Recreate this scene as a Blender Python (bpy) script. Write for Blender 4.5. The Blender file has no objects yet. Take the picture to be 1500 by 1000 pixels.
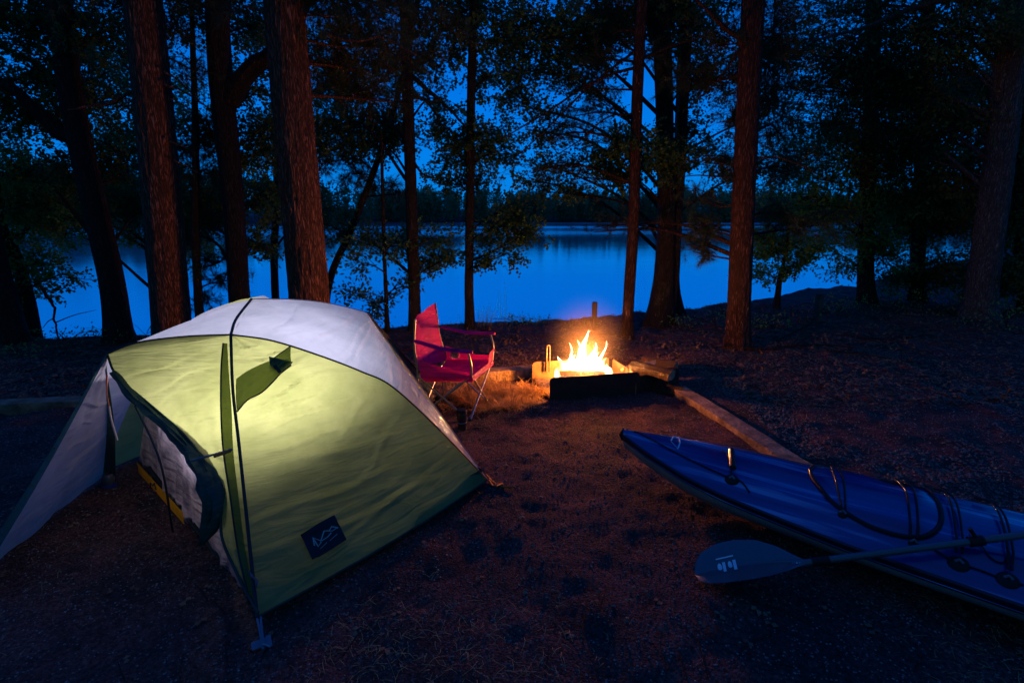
import bpy, bmesh, math, random
import numpy as np
from mathutils import Vector, Matrix
from mathutils.bvhtree import BVHTree
rng = np.random.default_rng(7)
random.seed(7)
sc = bpy.context.scene
COL = sc.collection
R = math.radians

# ------------------------------------------------------------------ camera
CH = 1.6
PITCH = math.atan(179/750)
cam_d = bpy.data.cameras.new('camera')
cam = bpy.data.objects.new('camera', cam_d)
COL.objects.link(cam)
cam.location = (0, 0, CH)
cam.rotation_euler = (R(90)-PITCH, 0, 0)
cam_d.lens = 18; cam_d.sensor_width = 36
cam_d.clip_start = 0.05; cam_d.clip_end = 3000
sc.camera = cam
cp, sp = math.cos(PITCH), math.sin(PITCH)

def ray(u, v):
    xc = (u-750)/750; yc = (500-v)/750
    return np.array([xc, cp+sp*yc, -sp+cp*yc])
def PZ(u, v, z=0.0):            # survey: point at height z
    d = ray(u, v); t = (z-CH)/d[2]
    return np.array([d[0]*t, d[1]*t, z])
def PY(u, v, Y):                # survey: point at distance Y
    d = ray(u, v); t = Y/d[1]
    return np.array([d[0]*t, Y, CH+d[2]*t])

# ------------------------------------------------------------------ noise
def _hash(ix, iy, iz, s):
    h = (ix*374761393 + iy*668265263 + iz*2147483647 + s*974634777) & 0xffffffff
    h = ((h ^ (h >> 13))*1274126177) & 0xffffffff
    h = h ^ (h >> 16)
    return (h & 0xffff)/65535.0
def vnoise(p, s=0):
    p = np.asarray(p, float)
    i = np.floor(p).astype(np.int64); f = p-i
    f = f*f*(3-2*f)
    x, y, z = i[..., 0], i[..., 1], i[..., 2]
    r = 0
    for dx in (0, 1):
        for dy in (0, 1):
            for dz in (0, 1):
                w = (f[..., 0] if dx else 1-f[..., 0])*(f[..., 1] if dy else 1-f[..., 1])*(f[..., 2] if dz else 1-f[..., 2])
                r = r + w*_hash(x+dx, y+dy, z+dz, s)
    return r
def fbm(p, oct=4, s=0):
    p = np.asarray(p, float); a = .5; r = 0
    for k in range(oct):
        r = r+a*(vnoise(p, s+k)*2-1); p = p*2.03; a *= .5
    return r

# ------------------------------------------------------------------ objects
def setp(o, label=None, cat=None, group=None, kind=None):
    if label: o['label'] = label
    if cat: o['category'] = cat
    if group: o['group'] = group
    if kind: o['kind'] = kind
    return o
def empty(name, loc, label, cat, group=None, rz=0):
    o = bpy.data.objects.new(name, None); COL.objects.link(o)
    o.empty_display_size = .1
    o.location = [float(c) for c in loc]; o.rotation_euler = (0, 0, rz)
    bpy.context.view_layer.update()
    return setp(o, label, cat, group)
def link(name, me, mats, parent=None, local=False):
    o = bpy.data.objects.new(name, me); COL.objects.link(o)
    for m in (mats if isinstance(mats, (list, tuple)) else [mats]): me.materials.append(m)
    if parent is not None:
        o.parent = parent
        if not local:
            def wm_(q):
                m_ = Matrix.LocRotScale(q.location, q.rotation_euler, q.scale)
                return m_ if q.parent is None else wm_(q.parent) @ q.matrix_parent_inverse @ m_
            mw = wm_(parent)
            o.matrix_parent_inverse = mw.inverted()
    return o
def fast_mesh(name, V, F, smooth=True, mi=None):
    """V (n,3); F (m,k) constant k"""
    me = bpy.data.meshes.new(name)
    V = np.ascontiguousarray(V, np.float32); F = np.ascontiguousarray(F, np.int32)
    k = F.shape[1]
    me.vertices.add(len(V)); me.vertices.foreach_set('co', V.ravel())
    me.loops.add(F.size); me.loops.foreach_set('vertex_index', F.ravel())
    me.polygons.add(len(F))
    me.polygons.foreach_set('loop_start', np.arange(0, F.size, k, dtype=np.int32))
    me.polygons.foreach_set('loop_total', np.full(len(F), k, np.int32))
    me.polygons.foreach_set('use_smooth', np.full(len(F), smooth))
    if mi is not None: me.polygons.foreach_set('material_index', np.asarray(mi, np.int32))
    me.update(calc_edges=True); me.validate()
    return me

class Geo:
    """quads collector"""
    def __init__(s): s.V = []; s.F = []; s.n = 0
    def add(s, V, F):
        V = np.asarray(V, float); F = np.asarray(F, int)
        if F.shape[1] == 3: F = np.hstack([F, F[:, 2:3]])
        s.V.append(V); s.F.append(F+s.n); s.n += len(V)
    def grid(s, G, closed_u=False, closed_v=False):
        a, b = G.shape[:2]
        idx = np.arange(a*b).reshape(a, b)
        if closed_u: idx = np.vstack([idx, idx[:1]])
        if closed_v: idx = np.hstack([idx, idx[:, :1]])
        F = np.stack([idx[:-1, :-1], idx[1:, :-1], idx[1:, 1:], idx[:-1, 1:]], -1).reshape(-1, 4)
        s.add(G.reshape(-1, 3), F)
    def tube(s, P, rad, n=6, caps=True, flat=1.0, up=None):
        P = np.asarray(P, float); m = len(P)
        rad = np.broadcast_to(np.asarray(rad, float), (m,)).copy()
        T = np.gradient(P, axis=0); T /= np.linalg.norm(T, axis=1, keepdims=True)+1e-12
        a = np.array([0, 0, 1.]) if abs(T[0, 2]) < .9 else np.array([1., 0, 0])
        if up is not None: a = np.asarray(up, float)
        N = np.zeros_like(P); B = np.zeros_like(P)
        for i in range(m):
            nn = a-T[i]*np.dot(a, T[i]); nn /= np.linalg.norm(nn)+1e-12
            N[i] = nn; B[i] = np.cross(T[i], nn); a = nn
        th = np.linspace(0, 2*np.pi, n, endpoint=False)
        G = P[:, None]+rad[:, None, None]*(np.cos(th)[None, :, None]*N[:, None]*flat+np.sin(th)[None, :, None]*B[:, None])
        s.grid(G, closed_v=True)
        if caps:
            for e, pt in ((0, P[0]), (m-1, P[-1])):
                base = s.n
                V = np.vstack([G[e], pt[None]])
                F = [[i, (i+1) % n, n] if e else [(i+1) % n, i, n] for i in range(n)]
                s.add(V, F)
        return G
    def box(s, c, size, rot=None, bev=0.0):
        c = np.asarray(c, float); h = np.asarray(size, float)/2
        b = min(bev, min(h)*.49)
        # chamfered box as a stack of rounded rectangles
        def rect(hx, hy, z, r):
            pts = []
            for cx, cy, a0 in ((hx-r, hy-r, 0), (-hx+r, hy-r, 90), (-hx+r, -hy+r, 180), (hx-r, -hy+r, 270)):
                for k in range(4):
                    a = math.radians(a0+k*30); pts.append((cx+r*math.cos(a), cy+r*math.sin(a), z))
            return pts
        r = max(b, 1e-4)
        L = [rect(h[0]-b, h[1]-b, -h[2], r*.5), rect(h[0], h[1], -h[2]+b, r), rect(h[0], h[1], h[2]-b, r), rect(h[0]-b, h[1]-b, h[2], r*.5)]
        G = np.array(L)
        n = G.shape[1]
        M = np.eye(3) if rot is None else np.asarray(rot)
        Gw = G@M.T+c
        s.grid(Gw, closed_v=True)
        for e in (0, 3):
            V = np.vstack([Gw[e], Gw[e].mean(0)[None]])
            F = [[i, (i+1) % n, n] if e else [(i+1) % n, i, n] for i in range(n)]
            s.add(V, F)
    def build(s, name, mat, parent=None, smooth=True, local=False):
        V = np.vstack(s.V); F = np.vstack(s.F)
        me = bpy.data.meshes.new(name)
        tri = F[:, 2] == F[:, 3]
        q = F[~tri]; t = F[tri][:, :3]
        loops = np.concatenate([q.ravel(), t.ravel()]).astype(np.int32)
        st = np.concatenate([np.arange(len(q))*4, len(q)*4+np.arange(len(t))*3]).astype(np.int32)
        tot = np.concatenate([np.full(len(q), 4), np.full(len(t), 3)]).astype(np.int32)
        me.vertices.add(len(V)); me.vertices.foreach_set('co', V.astype(np.float32).ravel())
        me.loops.add(len(loops)); me.loops.foreach_set('vertex_index', loops)
        me.polygons.add(len(st)); me.polygons.foreach_set('loop_start', st); me.polygons.foreach_set('loop_total', tot)
        me.polygons.foreach_set('use_smooth', np.full(len(st), smooth))
        me.update(calc_edges=True); me.validate()
        if smooth:
            try: me.set_sharp_from_angle(angle=R(38))
            except Exception: pass
        return link(name, me, mat, parent, local)

def rotz(a):
    c, s_ = math.cos(a), math.sin(a); return np.array([[c, -s_, 0], [s_, c, 0], [0, 0, 1]])
def axes(x, z):
    x = np.asarray(x, float); x /= np.linalg.norm(x); z = np.asarray(z, float)
    y = np.cross(z, x); y /= np.linalg.norm(y); z = np.cross(x, y)
    return np.stack([x, y, z], 1)
def cat_rom(P, n):
    P = np.asarray(P, float)
    if len(P) == 2: return P[0]+(P[1]-P[0])*np.linspace(0, 1, n)[:, None]
    Q = np.vstack([2*P[0]-P[1], P, 2*P[-1]-P[-2]])
    d = np.linalg.norm(np.diff(P, axis=0), axis=1); cum = np.r_[0, np.cumsum(d)]/d.sum()
    out = []
    for t in np.linspace(0, 1, n):
        k = min(np.searchsorted(cum, t, 'right')-1, len(P)-2)
        f = (t-cum[k])/(cum[k+1]-cum[k]+1e-12)
        a, b, c, e = Q[k], Q[k+1], Q[k+2], Q[k+3]
        out.append(.5*((2*b)+(-a+c)*f+(2*a-5*b+4*c-e)*f*f+(-a+3*b-3*c+e)*f**3))
    return np.array(out)

# ------------------------------------------------------------------ materials
def mat(name, color, rough=.7, metal=0, color2=None, nscale=8, ndetail=6, bump=0, bscale=30, stretch=None,
        spec=.5, coords='Object', ramp=(.35, .65), bdist=.01, coat=0):
    m = bpy.data.materials.new(name); m.use_nodes = True
    nt = m.node_tree; N = nt.nodes; L = nt.links
    b = N['Principled BSDF']
    b.inputs['Base Color'].default_value = (*color, 1)
    b.inputs['Roughness'].default_value = rough
    b.inputs['Metallic'].default_value = metal
    b.inputs['Specular IOR Level'].default_value = spec
    b.inputs['Coat Weight'].default_value = coat
    tc = N.new('ShaderNodeTexCoord'); mp = N.new('ShaderNodeMapping')
    L.new(tc.outputs[coords], mp.inputs['Vector'])
    if stretch: mp.inputs['Scale'].default_value = stretch
    if color2:
        n = N.new('ShaderNodeTexNoise'); n.inputs['Scale'].default_value = nscale; n.inputs['Detail'].default_value = ndetail
        L.new(mp.outputs[0], n.inputs['Vector'])
        r = N.new('ShaderNodeValToRGB')
        r.color_ramp.elements[0].position = ramp[0]; r.color_ramp.elements[1].position = ramp[1]
        r.color_ramp.elements[0].color = (*color, 1); r.color_ramp.elements[1].color = (*color2, 1)
        L.new(n.outputs[0], r.inputs[0]); L.new(r.outputs[0], b.inputs['Base Color'])
    if bump:
        n2 = N.new('ShaderNodeTexNoise'); n2.inputs['Scale'].default_value = bscale; n2.inputs['Detail'].default_value = 8
        L.new(mp.outputs[0], n2.inputs['Vector'])
        bp = N.new('ShaderNodeBump'); bp.inputs['Strength'].default_value = bump; bp.inputs['Distance'].default_value = bdist
        L.new(n2.outputs[0], bp.inputs['Height']); L.new(bp.outputs[0], b.inputs['Normal'])
    return m

def fabric(name, color, trans=.6, seethru=.0, bump=.25, color2=None, wscale=3.5, tcolor=None, weave=True):
    """thin cloth: diffuse + translucent, a little see-through"""
    m = bpy.data.materials.new(name); m.use_nodes = True
    nt = m.node_tree; N = nt.nodes; L = nt.links
    N.remove(N['Principled BSDF']); out = N['Material Output']
    d = N.new('ShaderNodeBsdfPrincipled'); t = N.new('ShaderNodeBsdfTranslucent')
    d.inputs['Roughness'].default_value = .6; d.inputs['Specular IOR Level'].default_value = .25
    tc = N.new('ShaderNodeTexCoord')
    n = N.new('ShaderNodeTexNoise'); n.inputs['Scale'].default_value = wscale; n.inputs['Detail'].default_value = 7
    n.inputs['Roughness'].default_value = .6
    L.new(tc.outputs['Object'], n.inputs['Vector'])
    r = N.new('ShaderNodeValToRGB')
    c2 = color2 or tuple(c*.72 for c in color)
    r.color_ramp.elements[0].position = .36; r.color_ramp.elements[1].position = .62
    r.color_ramp.elements[0].color = (*c2, 1); r.color_ramp.elements[1].color = (*color, 1)
    L.new(n.outputs[0], r.inputs[0])
    L.new(r.outputs[0], d.inputs['Base Color'])
    if tcolor:
        mx = N.new('ShaderNodeMix'); mx.data_type = 'RGBA'; mx.blend_type = 'MULTIPLY'; mx.inputs[0].default_value = 1
        L.new(r.outputs[0], mx.inputs[6]); mx.inputs[7].default_value = (*tcolor, 1)
        L.new(mx.outputs[2], t.inputs['Color'])
    else: L.new(r.outputs[0], t.inputs['Color'])
    # wrinkles: stretched wave-like noise + fine weave
    mp = N.new('ShaderNodeMapping'); mp.inputs['Rotation'].default_value = (.3, .5, .6); mp.inputs['Scale'].default_value = (1.5, 1.5, 9)
    L.new(tc.outputs['Object'], mp.inputs['Vector'])
    w = N.new('ShaderNodeTexNoise'); w.inputs['Scale'].default_value = 2.2; w.inputs['Detail'].default_value = 5; w.inputs['Distortion'].default_value = .6
    L.new(mp.outputs[0], w.inputs['Vector'])
    bp = N.new('ShaderNodeBump'); bp.inputs['Strength'].default_value = bump; bp.inputs['Distance'].default_value = .06
    L.new(w.outputs[0], bp.inputs['Height'])
    L.new(bp.outputs[0], d.inputs['Normal']); L.new(bp.outputs[0], t.inputs['Normal'])
    mx = N.new('ShaderNodeMixShader'); mx.inputs[0].default_value = trans
    L.new(d.outputs[0], mx.inputs[1]); L.new(t.outputs[0], mx.inputs[2])
    if seethru:
        tr = N.new('ShaderNodeBsdfTransparent'); tr.inputs[0].default_value = (*[min(1, c*1.5) for c in color], 1)
        m2 = N.new('ShaderNodeMixShader'); m2.inputs[0].default_value = seethru
        L.new(mx.outputs[0], m2.inputs[1]); L.new(tr.outputs[0], m2.inputs[2]); L.new(m2.outputs[0], out.inputs['Surface'])
    else: L.new(mx.outputs[0], out.inputs['Surface'])
    return m

M = {}
def barkmat(name, c1, c2, s=1.0, bump=1.0):
    m = bpy.data.materials.new(name); m.use_nodes = True
    nt = m.node_tree; N = nt.nodes; L = nt.links; b = N['Principled BSDF']
    b.inputs['Roughness'].default_value = .9; b.inputs['Specular IOR Level'].default_value = .2
    tc = N.new('ShaderNodeTexCoord'); mp = N.new('ShaderNodeMapping'); mp.inputs['Scale'].default_value = (1, 1, .16)
    L.new(tc.outputs['Object'], mp.inputs['Vector'])
    v = N.new('ShaderNodeTexVoronoi'); v.feature = 'DISTANCE_TO_EDGE'; v.inputs['Scale'].default_value = 44*s
    n0 = N.new('ShaderNodeTexNoise'); n0.inputs['Scale'].default_value = 22; n0.inputs['Detail'].default_value = 6
    L.new(mp.outputs[0], n0.inputs['Vector'])
    ad = N.new('ShaderNodeMix'); ad.data_type = 'RGBA'; ad.blend_type = 'ADD'; ad.inputs[0].default_value = .10
    L.new(mp.outputs[0], ad.inputs[6]); L.new(n0.outputs['Color'], ad.inputs[7]); L.new(ad.outputs[2], v.inputs['Vector'])
    n = N.new('ShaderNodeTexNoise'); n.inputs['Scale'].default_value = 40; n.inputs['Detail'].default_value = 8
    L.new(mp.outputs[0], n.inputs['Vector'])
    mr = N.new('ShaderNodeMapRange'); mr.inputs['From Max'].default_value = .34; L.new(v.outputs['Distance'], mr.inputs['Value'])
    mul = N.new('ShaderNodeMath'); mul.operation = 'MULTIPLY'; L.new(mr.outputs[0], mul.inputs[0]); L.new(n.outputs[0], mul.inputs[1])
    r = N.new('ShaderNodeValToRGB'); r.color_ramp.elements[0].position = .1; r.color_ramp.elements[1].position = .6
    r.color_ramp.elements[0].color = (*c1, 1); r.color_ramp.elements[1].color = (*c2, 1)
    L.new(mul.outputs[0], r.inputs[0]); L.new(r.outputs[0], b.inputs['Base Color'])
    bp = N.new('ShaderNodeBump'); bp.inputs['Strength'].default_value = bump; bp.inputs['Distance'].default_value = .02
    L.new(mul.outputs[0], bp.inputs['Height']); L.new(bp.outputs[0], b.inputs['Normal'])
    return m
M['pine_bark'] = barkmat('pine_bark', (.06, .03, .02), (.32, .15, .10))
M['red_bark'] = barkmat('red_bark', (.035, .018, .014), (.17, .085, .065))
M['dark_bark'] = barkmat('dark_bark', (.02, .018, .016), (.07, .06, .055))
M['grey_bark'] = barkmat('grey_bark', (.06, .065, .065), (.26, .28, .28), 1.3)
def leafmat(name, c, c2):
    m = mat(name, c, .55, color2=c2, nscale=3, ndetail=3, coords='Object')
    return m
M['oak_leaf'] = fabric('oak_leaf', (.11, .24, .07), trans=.5, bump=0, color2=(.05, .12, .035), wscale=2)
M['pine_needle'] = fabric('pine_needle', (.09, .14, .06), trans=.4, bump=0, color2=(.04, .07, .03), wscale=2)
M['bright_leaf'] = fabric('bright_leaf', (.19, .42, .09), trans=.5, bump=0, color2=(.09, .24, .05), wscale=2)
M['litter'] = mat('litter', (.07, .045, .03), .9, color2=(.26, .155, .085), nscale=7)
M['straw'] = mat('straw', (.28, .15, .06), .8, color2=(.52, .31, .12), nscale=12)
M['firelit_straw'] = mat('firelit_straw', (.30, .15, .025), .7, color2=(.85, .50, .10), nscale=9)  # orange of the firelight put into the straw colour
M['pebble'] = mat('pebble', (.09, .09, .09), .6, color2=(.26, .25, .24), nscale=60)
M['dark_pebble'] = mat('dark_pebble', (.035, .04, .042), .6, color2=(.13, .14, .14), nscale=60)
M['timber'] = mat('timber', (.13, .085, .05), .9, color2=(.36, .25, .15), nscale=9, ndetail=10, stretch=(1, 1, 1), bump=1, bscale=45, bdist=.02)
M['dark_steel'] = mat('dark_steel', (.018, .014, .012), .6, color2=(.05, .03, .02), nscale=10, bump=.4, bscale=50)  # front plate only: steel colour lowered against the ambient light on it
M['wood_post'] = mat('wood_post', (.08, .055, .04), .9, color2=(.15, .1, .07), nscale=9, bump=.5, bscale=40)
M['split_wood'] = mat('split_wood', (.30, .19, .10), .85, color2=(.48, .33, .19), nscale=14, bump=.7, bscale=60)
M['log_bark'] = barkmat('log_bark', (.05, .035, .025), (.2, .13, .09), 2.2)
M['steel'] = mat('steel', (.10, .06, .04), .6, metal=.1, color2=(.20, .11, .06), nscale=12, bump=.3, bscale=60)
M['ash'] = mat('ash', (.25, .2, .16), .95, color2=(.09, .07, .06), nscale=18, bump=1, bscale=40)
M['chair_fabric'] = fabric('chair_fabric', (.78, .012, .27), trans=.3, bump=.5, color2=(.6, .008, .21))
M['tube_steel'] = mat('tube_steel', (.33, .33, .36), .35, metal=.85)
M['black_plastic'] = mat('black_plastic', (.012, .012, .014), .6, spec=.3)
M['fly_green'] = fabric('fly_green', (.50, .50, .17), trans=.62, seethru=.02, bump=.34, color2=(.39, .40, .125), wscale=5)
M['fly_white'] = fabric('fly_white', (.50, .50, .57), trans=.5, seethru=.10, bump=.5, color2=(.60, .59, .66), wscale=4)
M['fly_grey'] = fabric('fly_grey', (.42, .36, .37), trans=.5, bump=.3, color2=(.33, .28, .29), wscale=5)
M['vent_green'] = fabric('vent_green', (.20, .24, .06), trans=.55, bump=.4, color2=(.15, .19, .05))
M['flap_green'] = fabric('flap_green', (.06, .11, .075), trans=.25, bump=.6, color2=(.03, .06, .05))
M['inner_mesh'] = fabric('inner_mesh', (.52, .42, .48), trans=.6, seethru=.05, bump=.7, color2=(.17, .14, .19), wscale=9)
M['tub'] = mat('tub', (.055, .05, .03), .7, color2=(.035, .032, .02), nscale=9, bump=.3)
M['yellow'] = fabric('yellow', (.95, .42, .01), trans=.5, bump=.15, color2=(.66, .33, .015))
M['black_tape'] = mat('black_tape', (.012, .014, .014), .6)
M['orange_cord'] = mat('orange_cord', (.75, .14, .02), .6)
M['webbing'] = mat('webbing', (.16, .2, .27), .6, color2=(.1, .13, .18))
M['patch'] = mat('patch', (.012, .012, .018), .8)
M['patch_mark'] = mat('patch_mark', (.45, .43, .36), .8)
M['rope'] = mat('rope', (.5, .38, .33), .8)
M['ceramic'] = mat('mug_dark', (.05, .035, .03), .25)
M['jar_glass'] = mat('jar_clear', (.05, .065, .08), .12)
M['jar_blue'] = mat('jar_blue', (.02, .05, .25), .4)
M['rock'] = mat('rock', (.14, .12, .10), .85, color2=(.3, .26, .2), nscale=10, bump=.8)
M['reed'] = mat('reed', (.05, .08, .03), .7, color2=(.12, .12, .05))

BLUE = 1.25
# ------------------------------------------------------------------ world (dusk)
w = bpy.data.worlds.new('World'); sc.world = w; w.use_nodes = True
N = w.node_tree.nodes; L = w.node_tree.links
bg = N['Background']
sky = N.new('ShaderNodeTexSky'); sky.sky_type = 'NISHITA'; sky.sun_disc = False
sky.sun_elevation = R(-1.5); sky.sun_rotation = R(0); sky.air_density = 1.2; sky.ozone_density = 6; sky.dust_density = .3
tint = N.new('ShaderNodeMix'); tint.data_type = 'RGBA'; tint.blend_type = 'MULTIPLY'; tint.inputs[0].default_value = 1
tint.inputs[7].default_value = (.03, .85, 1.0, 1)      # the photograph's cold dusk white balance
L.new(sky.outputs[0], tint.inputs[6])
flat = N.new('ShaderNodeMix'); flat.data_type = 'RGBA'; flat.inputs[0].default_value = .72
tcw = N.new('ShaderNodeTexCoord'); sxw = N.new('ShaderNodeSeparateXYZ'); L.new(tcw.outputs['Generated'], sxw.inputs[0])
crw = N.new('ShaderNodeValToRGB'); L.new(sxw.outputs[2], crw.inputs[0])
crw.color_ramp.elements[0].color = (.0, .19, .72, 1); crw.color_ramp.elements[1].color = (.0, .05, .40, 1); crw.color_ramp.elements[1].position = .6
sca = N.new('ShaderNodeVectorMath'); sca.operation = 'SCALE'; sca.inputs['Scale'].default_value = BLUE
L.new(crw.outputs[0], sca.inputs[0]); L.new(tint.outputs[2], flat.inputs[6]); L.new(sca.outputs[0], flat.inputs[7])
dirm = N.new('ShaderNodeMapRange'); dirm.inputs['From Min'].default_value = -.7; dirm.inputs['From Max'].default_value = .45; dirm.inputs['To Min'].default_value = 0; dirm.inputs['To Max'].default_value = 1
L.new(sxw.outputs[1], dirm.inputs['Value'])      # dusk: the afterglow lies across the lake
rear = N.new('ShaderNodeMix'); rear.data_type = 'RGBA'; L.new(dirm.outputs[0], rear.inputs[0]); rear.inputs[6].default_value = (.009, .054, .135, 1); L.new(flat.outputs[2], rear.inputs[7])
L.new(rear.outputs[2], bg.inputs[0]); bg.inputs[1].default_value = SKY = .15
sc.view_settings.view_transform = 'Standard'; sc.view_settings.look = 'None'
EXPO = 3.0
sc.view_settings.exposure = EXPO; sc.view_settings.gamma = 1
sc.cycles.max_bounces = 6; sc.cycles.diffuse_bounces = 2; sc.cycles.glossy_bounces = 2
sc.cycles.transmission_bounces = 4; sc.cycles.transparent_max_bounces = 8
sc.cycles.volume_bounces = 0
sc.cycles.sample_clamp_indirect = 3
sc.cycles.caustics_reflective = False; sc.cycles.caustics_refractive = False

# ------------------------------------------------------------------ terrain
WATER_Z = -0.75
def crest(x):                       # distance of the bank's edge from the camera line
    return np.interp(x, [-9, -6, -2.5, 0, 2.5, 5, 8, 14, 40], [6.6, 7.0, 7.45, 8.0, 8.9, 10.2, 12.2, 17, 40])
def farshore(x):
    return np.interp(x, [-700, -260, -150, -90, 0, 200, 700], [120, 140, 210, 330, 365, 370, 330])
DENTS = [(random.uniform(-2.6, 2.6), random.uniform(1.2, 4.6), random.uniform(0, 3.1), random.uniform(.003, .007)) for _ in range(120)]
def gz(x, y):
    x = np.asarray(x, float); y = np.asarray(y, float)
    p = np.stack([x, y, 0*x], -1)
    z = .05*fbm(p*.6, 3, 5)+.046*fbm(p*5.5, 4, 9)
    yc = crest(x)
    # soft rise beyond the pad at the right, forest floor lumps
    rise = np.clip((x-2)/8, 0, 1)*np.clip((y-4)/6, 0, 1)
    z = z+.10*rise+.05*fbm(p*1.7, 3, 3)*np.clip((y-4.8)/2, 0, 1)
    if x.size > 5000:
        for cx_, cy_, a_, dp in DENTS:
            u_ = (x-cx_)*math.cos(a_)+(y-cy_)*math.sin(a_); v_ = -(x-cx_)*math.sin(a_)+(y-cy_)*math.cos(a_)
            q_ = (u_/.13)**2+(v_/.055)**2
            z = z-dp*np.exp(-q_**1.5)+dp*.5*np.exp(-(np.sqrt(q_)-1.5)**2*5)
    inside = np.clip((5.1-(y-.27*x))/.3, 0, 1)
    z = np.where((x > -6) & (x < 4), z*(1-.35*inside), z)
    s = np.clip((y-yc)/1.7, 0, 1); s = s*s*(3-2*s)
    lake = z*(1-s)+(-2.2)*s
    f = farshore(x)
    s2 = np.clip((y-f+6)/12, 0, 1)
    hill = -2.2+s2*3.4+np.clip((y-f-10)/160, 0, 1)**1.2*8*(1+.4*np.sin(x*.008+1)+.25*fbm(p*.01, 3, 2))
    return np.where(y > 60, hill, lake)
def nonuni(segs):
    out = [segs[0][0]]
    for a, b, n in segs: out += list(np.linspace(a, b, n+1)[1:])
    return np.array(out)
xs = nonuni([(-900, -60, 24), (-60, -12, 30), (-12, -5, 50), (-5, 5, 240), (5, 12, 50), (12, 60, 30), (60, 900, 24)])
ys = nonuni([(-40, -2, 16), (-2, .8, 14), (.8, 6, 180), (6, 12, 90), (12, 60, 40), (60, 110, 5), (110, 420, 90), (420, 1200, 20)])
X, Y = np.meshgrid(xs, ys, indexing='ij')
G = np.stack([X, Y, gz(X, Y)], -1)
def groundmat():
    m = bpy.data.materials.new('forest_floor'); m.use_nodes = True
    nt = m.node_tree; N = nt.nodes; L = nt.links; b = N['Principled BSDF']
    b.inputs['Roughness'].default_value = .9; b.inputs['Specular IOR Level'].default_value = .25
    tc = N.new('ShaderNodeTexCoord')
    def noise(s, d=6, r=.6):
        n = N.new('ShaderNodeTexNoise'); n.inputs['Scale'].default_value = s; n.inputs['Detail'].default_value = d
        n.inputs['Roughness'].default_value = r; L.new(tc.outputs['Object'], n.inputs['Vector']); return n.outputs[0]
    def ramp(src, p0, c0, p1, c1):
        r = N.new('ShaderNodeValToRGB'); r.color_ramp.elements[0].position = p0; r.color_ramp.elements[1].position = p1
        r.color_ramp.elements[0].color = (*c0, 1); r.color_ramp.elements[1].color = (*c1, 1); L.new(src, r.inputs[0]); return r.outputs[0]
    def mix(f, a, b_, mode='MIX'):
        x = N.new('ShaderNodeMix'); x.data_type = 'RGBA'; x.blend_type = mode
        if isinstance(f, float): x.inputs[0].default_value = f
        else: L.new(f, x.inputs[0])
        L.new(a, x.inputs[6]); L.new(b_, x.inputs[7]); return x.outputs[2]
    big = ramp(noise(2.1, 7, .7), .40, (.055, .045, .046), .60, (.20, .088, .080))
    fine = ramp(noise(55, 8, .75), .35, (.16, .16, .17), .66, (1.35, 1.2, 1.15))
    v = N.new('ShaderNodeTexVoronoi'); v.inputs['Scale'].default_value = 95; L.new(tc.outputs['Object'], v.inputs['Vector'])
    speck = ramp(v.outputs['Color'], .2, (.55, .55, .55), .9, (1.6, 1.6, 1.6))
    c = mix(1.0, big, fine, 'MULTIPLY'); c = mix(.8, c, speck, 'MULTIPLY')
    L.new(c, b.inputs['Base Color'])
    ad = N.new('ShaderNodeMath'); ad.operation = 'ADD'
    L.new(noise(30, 10, .7), ad.inputs[0])
    mu = N.new('ShaderNodeMath'); mu.operation = 'MULTIPLY'; mu.inputs[1].default_value = -.5
    L.new(v.outputs['Distance'], mu.inputs[0]); L.new(mu.outputs[0], ad.inputs[1])
    bp = N.new('ShaderNodeBump'); bp.inputs['Strength'].default_value = 1; bp.inputs['Distance'].default_value = .022
    L.new(ad.outputs[0], bp.inputs['Height']); L.new(bp.outputs[0], b.inputs['Normal'])
    return m
g = Geo(); g.grid(G)
ground = g.build('ground', groundmat()); setp(ground, kind='structure')

# lake
wm = bpy.data.materials.new('lake_water'); wm.use_nodes = True
nt = wm.node_tree; b = nt.nodes['Principled BSDF']
b.inputs['Base Color'].default_value = (.3, .85, 1, 1); b.inputs['Metallic'].default_value = .60; b.inputs['Roughness'].default_value = .07
b.inputs['IOR'].default_value = 2.6
tc = nt.nodes.new('ShaderNodeTexCoord'); mp = nt.nodes.new('ShaderNodeMapping'); mp.inputs['Scale'].default_value = (.25, 1.2, 1)
n = nt.nodes.new('ShaderNodeTexNoise'); n.inputs['Scale'].default_value = 1.2; n.inputs['Detail'].default_value = 4
bp = nt.nodes.new('ShaderNodeBump'); bp.inputs['Strength'].default_value = .16; bp.inputs['Distance'].default_value = .05
nt.links.new(tc.outputs['Object'], mp.inputs[0]); nt.links.new(mp.outputs[0], n.inputs['Vector'])
nt.links.new(n.outputs[0], bp.inputs['Height']); nt.links.new(bp.outputs[0], b.inputs['Normal'])
mp2 = nt.nodes.new('ShaderNodeMapping'); mp2.inputs['Scale'].default_value = (.004, .022, 1)      # patches of breeze roughen the surface
n2 = nt.nodes.new('ShaderNodeTexNoise'); n2.inputs['Scale'].default_value = 1; n2.inputs['Detail'].default_value = 5
mr2 = nt.nodes.new('ShaderNodeMapRange'); mr2.inputs['From Min'].default_value = .38; mr2.inputs['From Max'].default_value = .62; mr2.inputs['To Min'].default_value = .04; mr2.inputs['To Max'].default_value = .20
nt.links.new(tc.outputs['Object'], mp2.inputs[0]); nt.links.new(mp2.outputs[0], n2.inputs['Vector']); nt.links.new(n2.outputs[0], mr2.inputs[0]); nt.links.new(mr2.outputs[0], b.inputs['Roughness'])
g = Geo(); g.grid(np.stack(np.meshgrid(np.linspace(-900, 900, 3), np.array([5.0, 60, 450]), indexing='ij')+[np.full((3, 3), WATER_Z)], -1))
lake = g.build('lake', wm); setp(lake, kind='structure')

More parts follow.
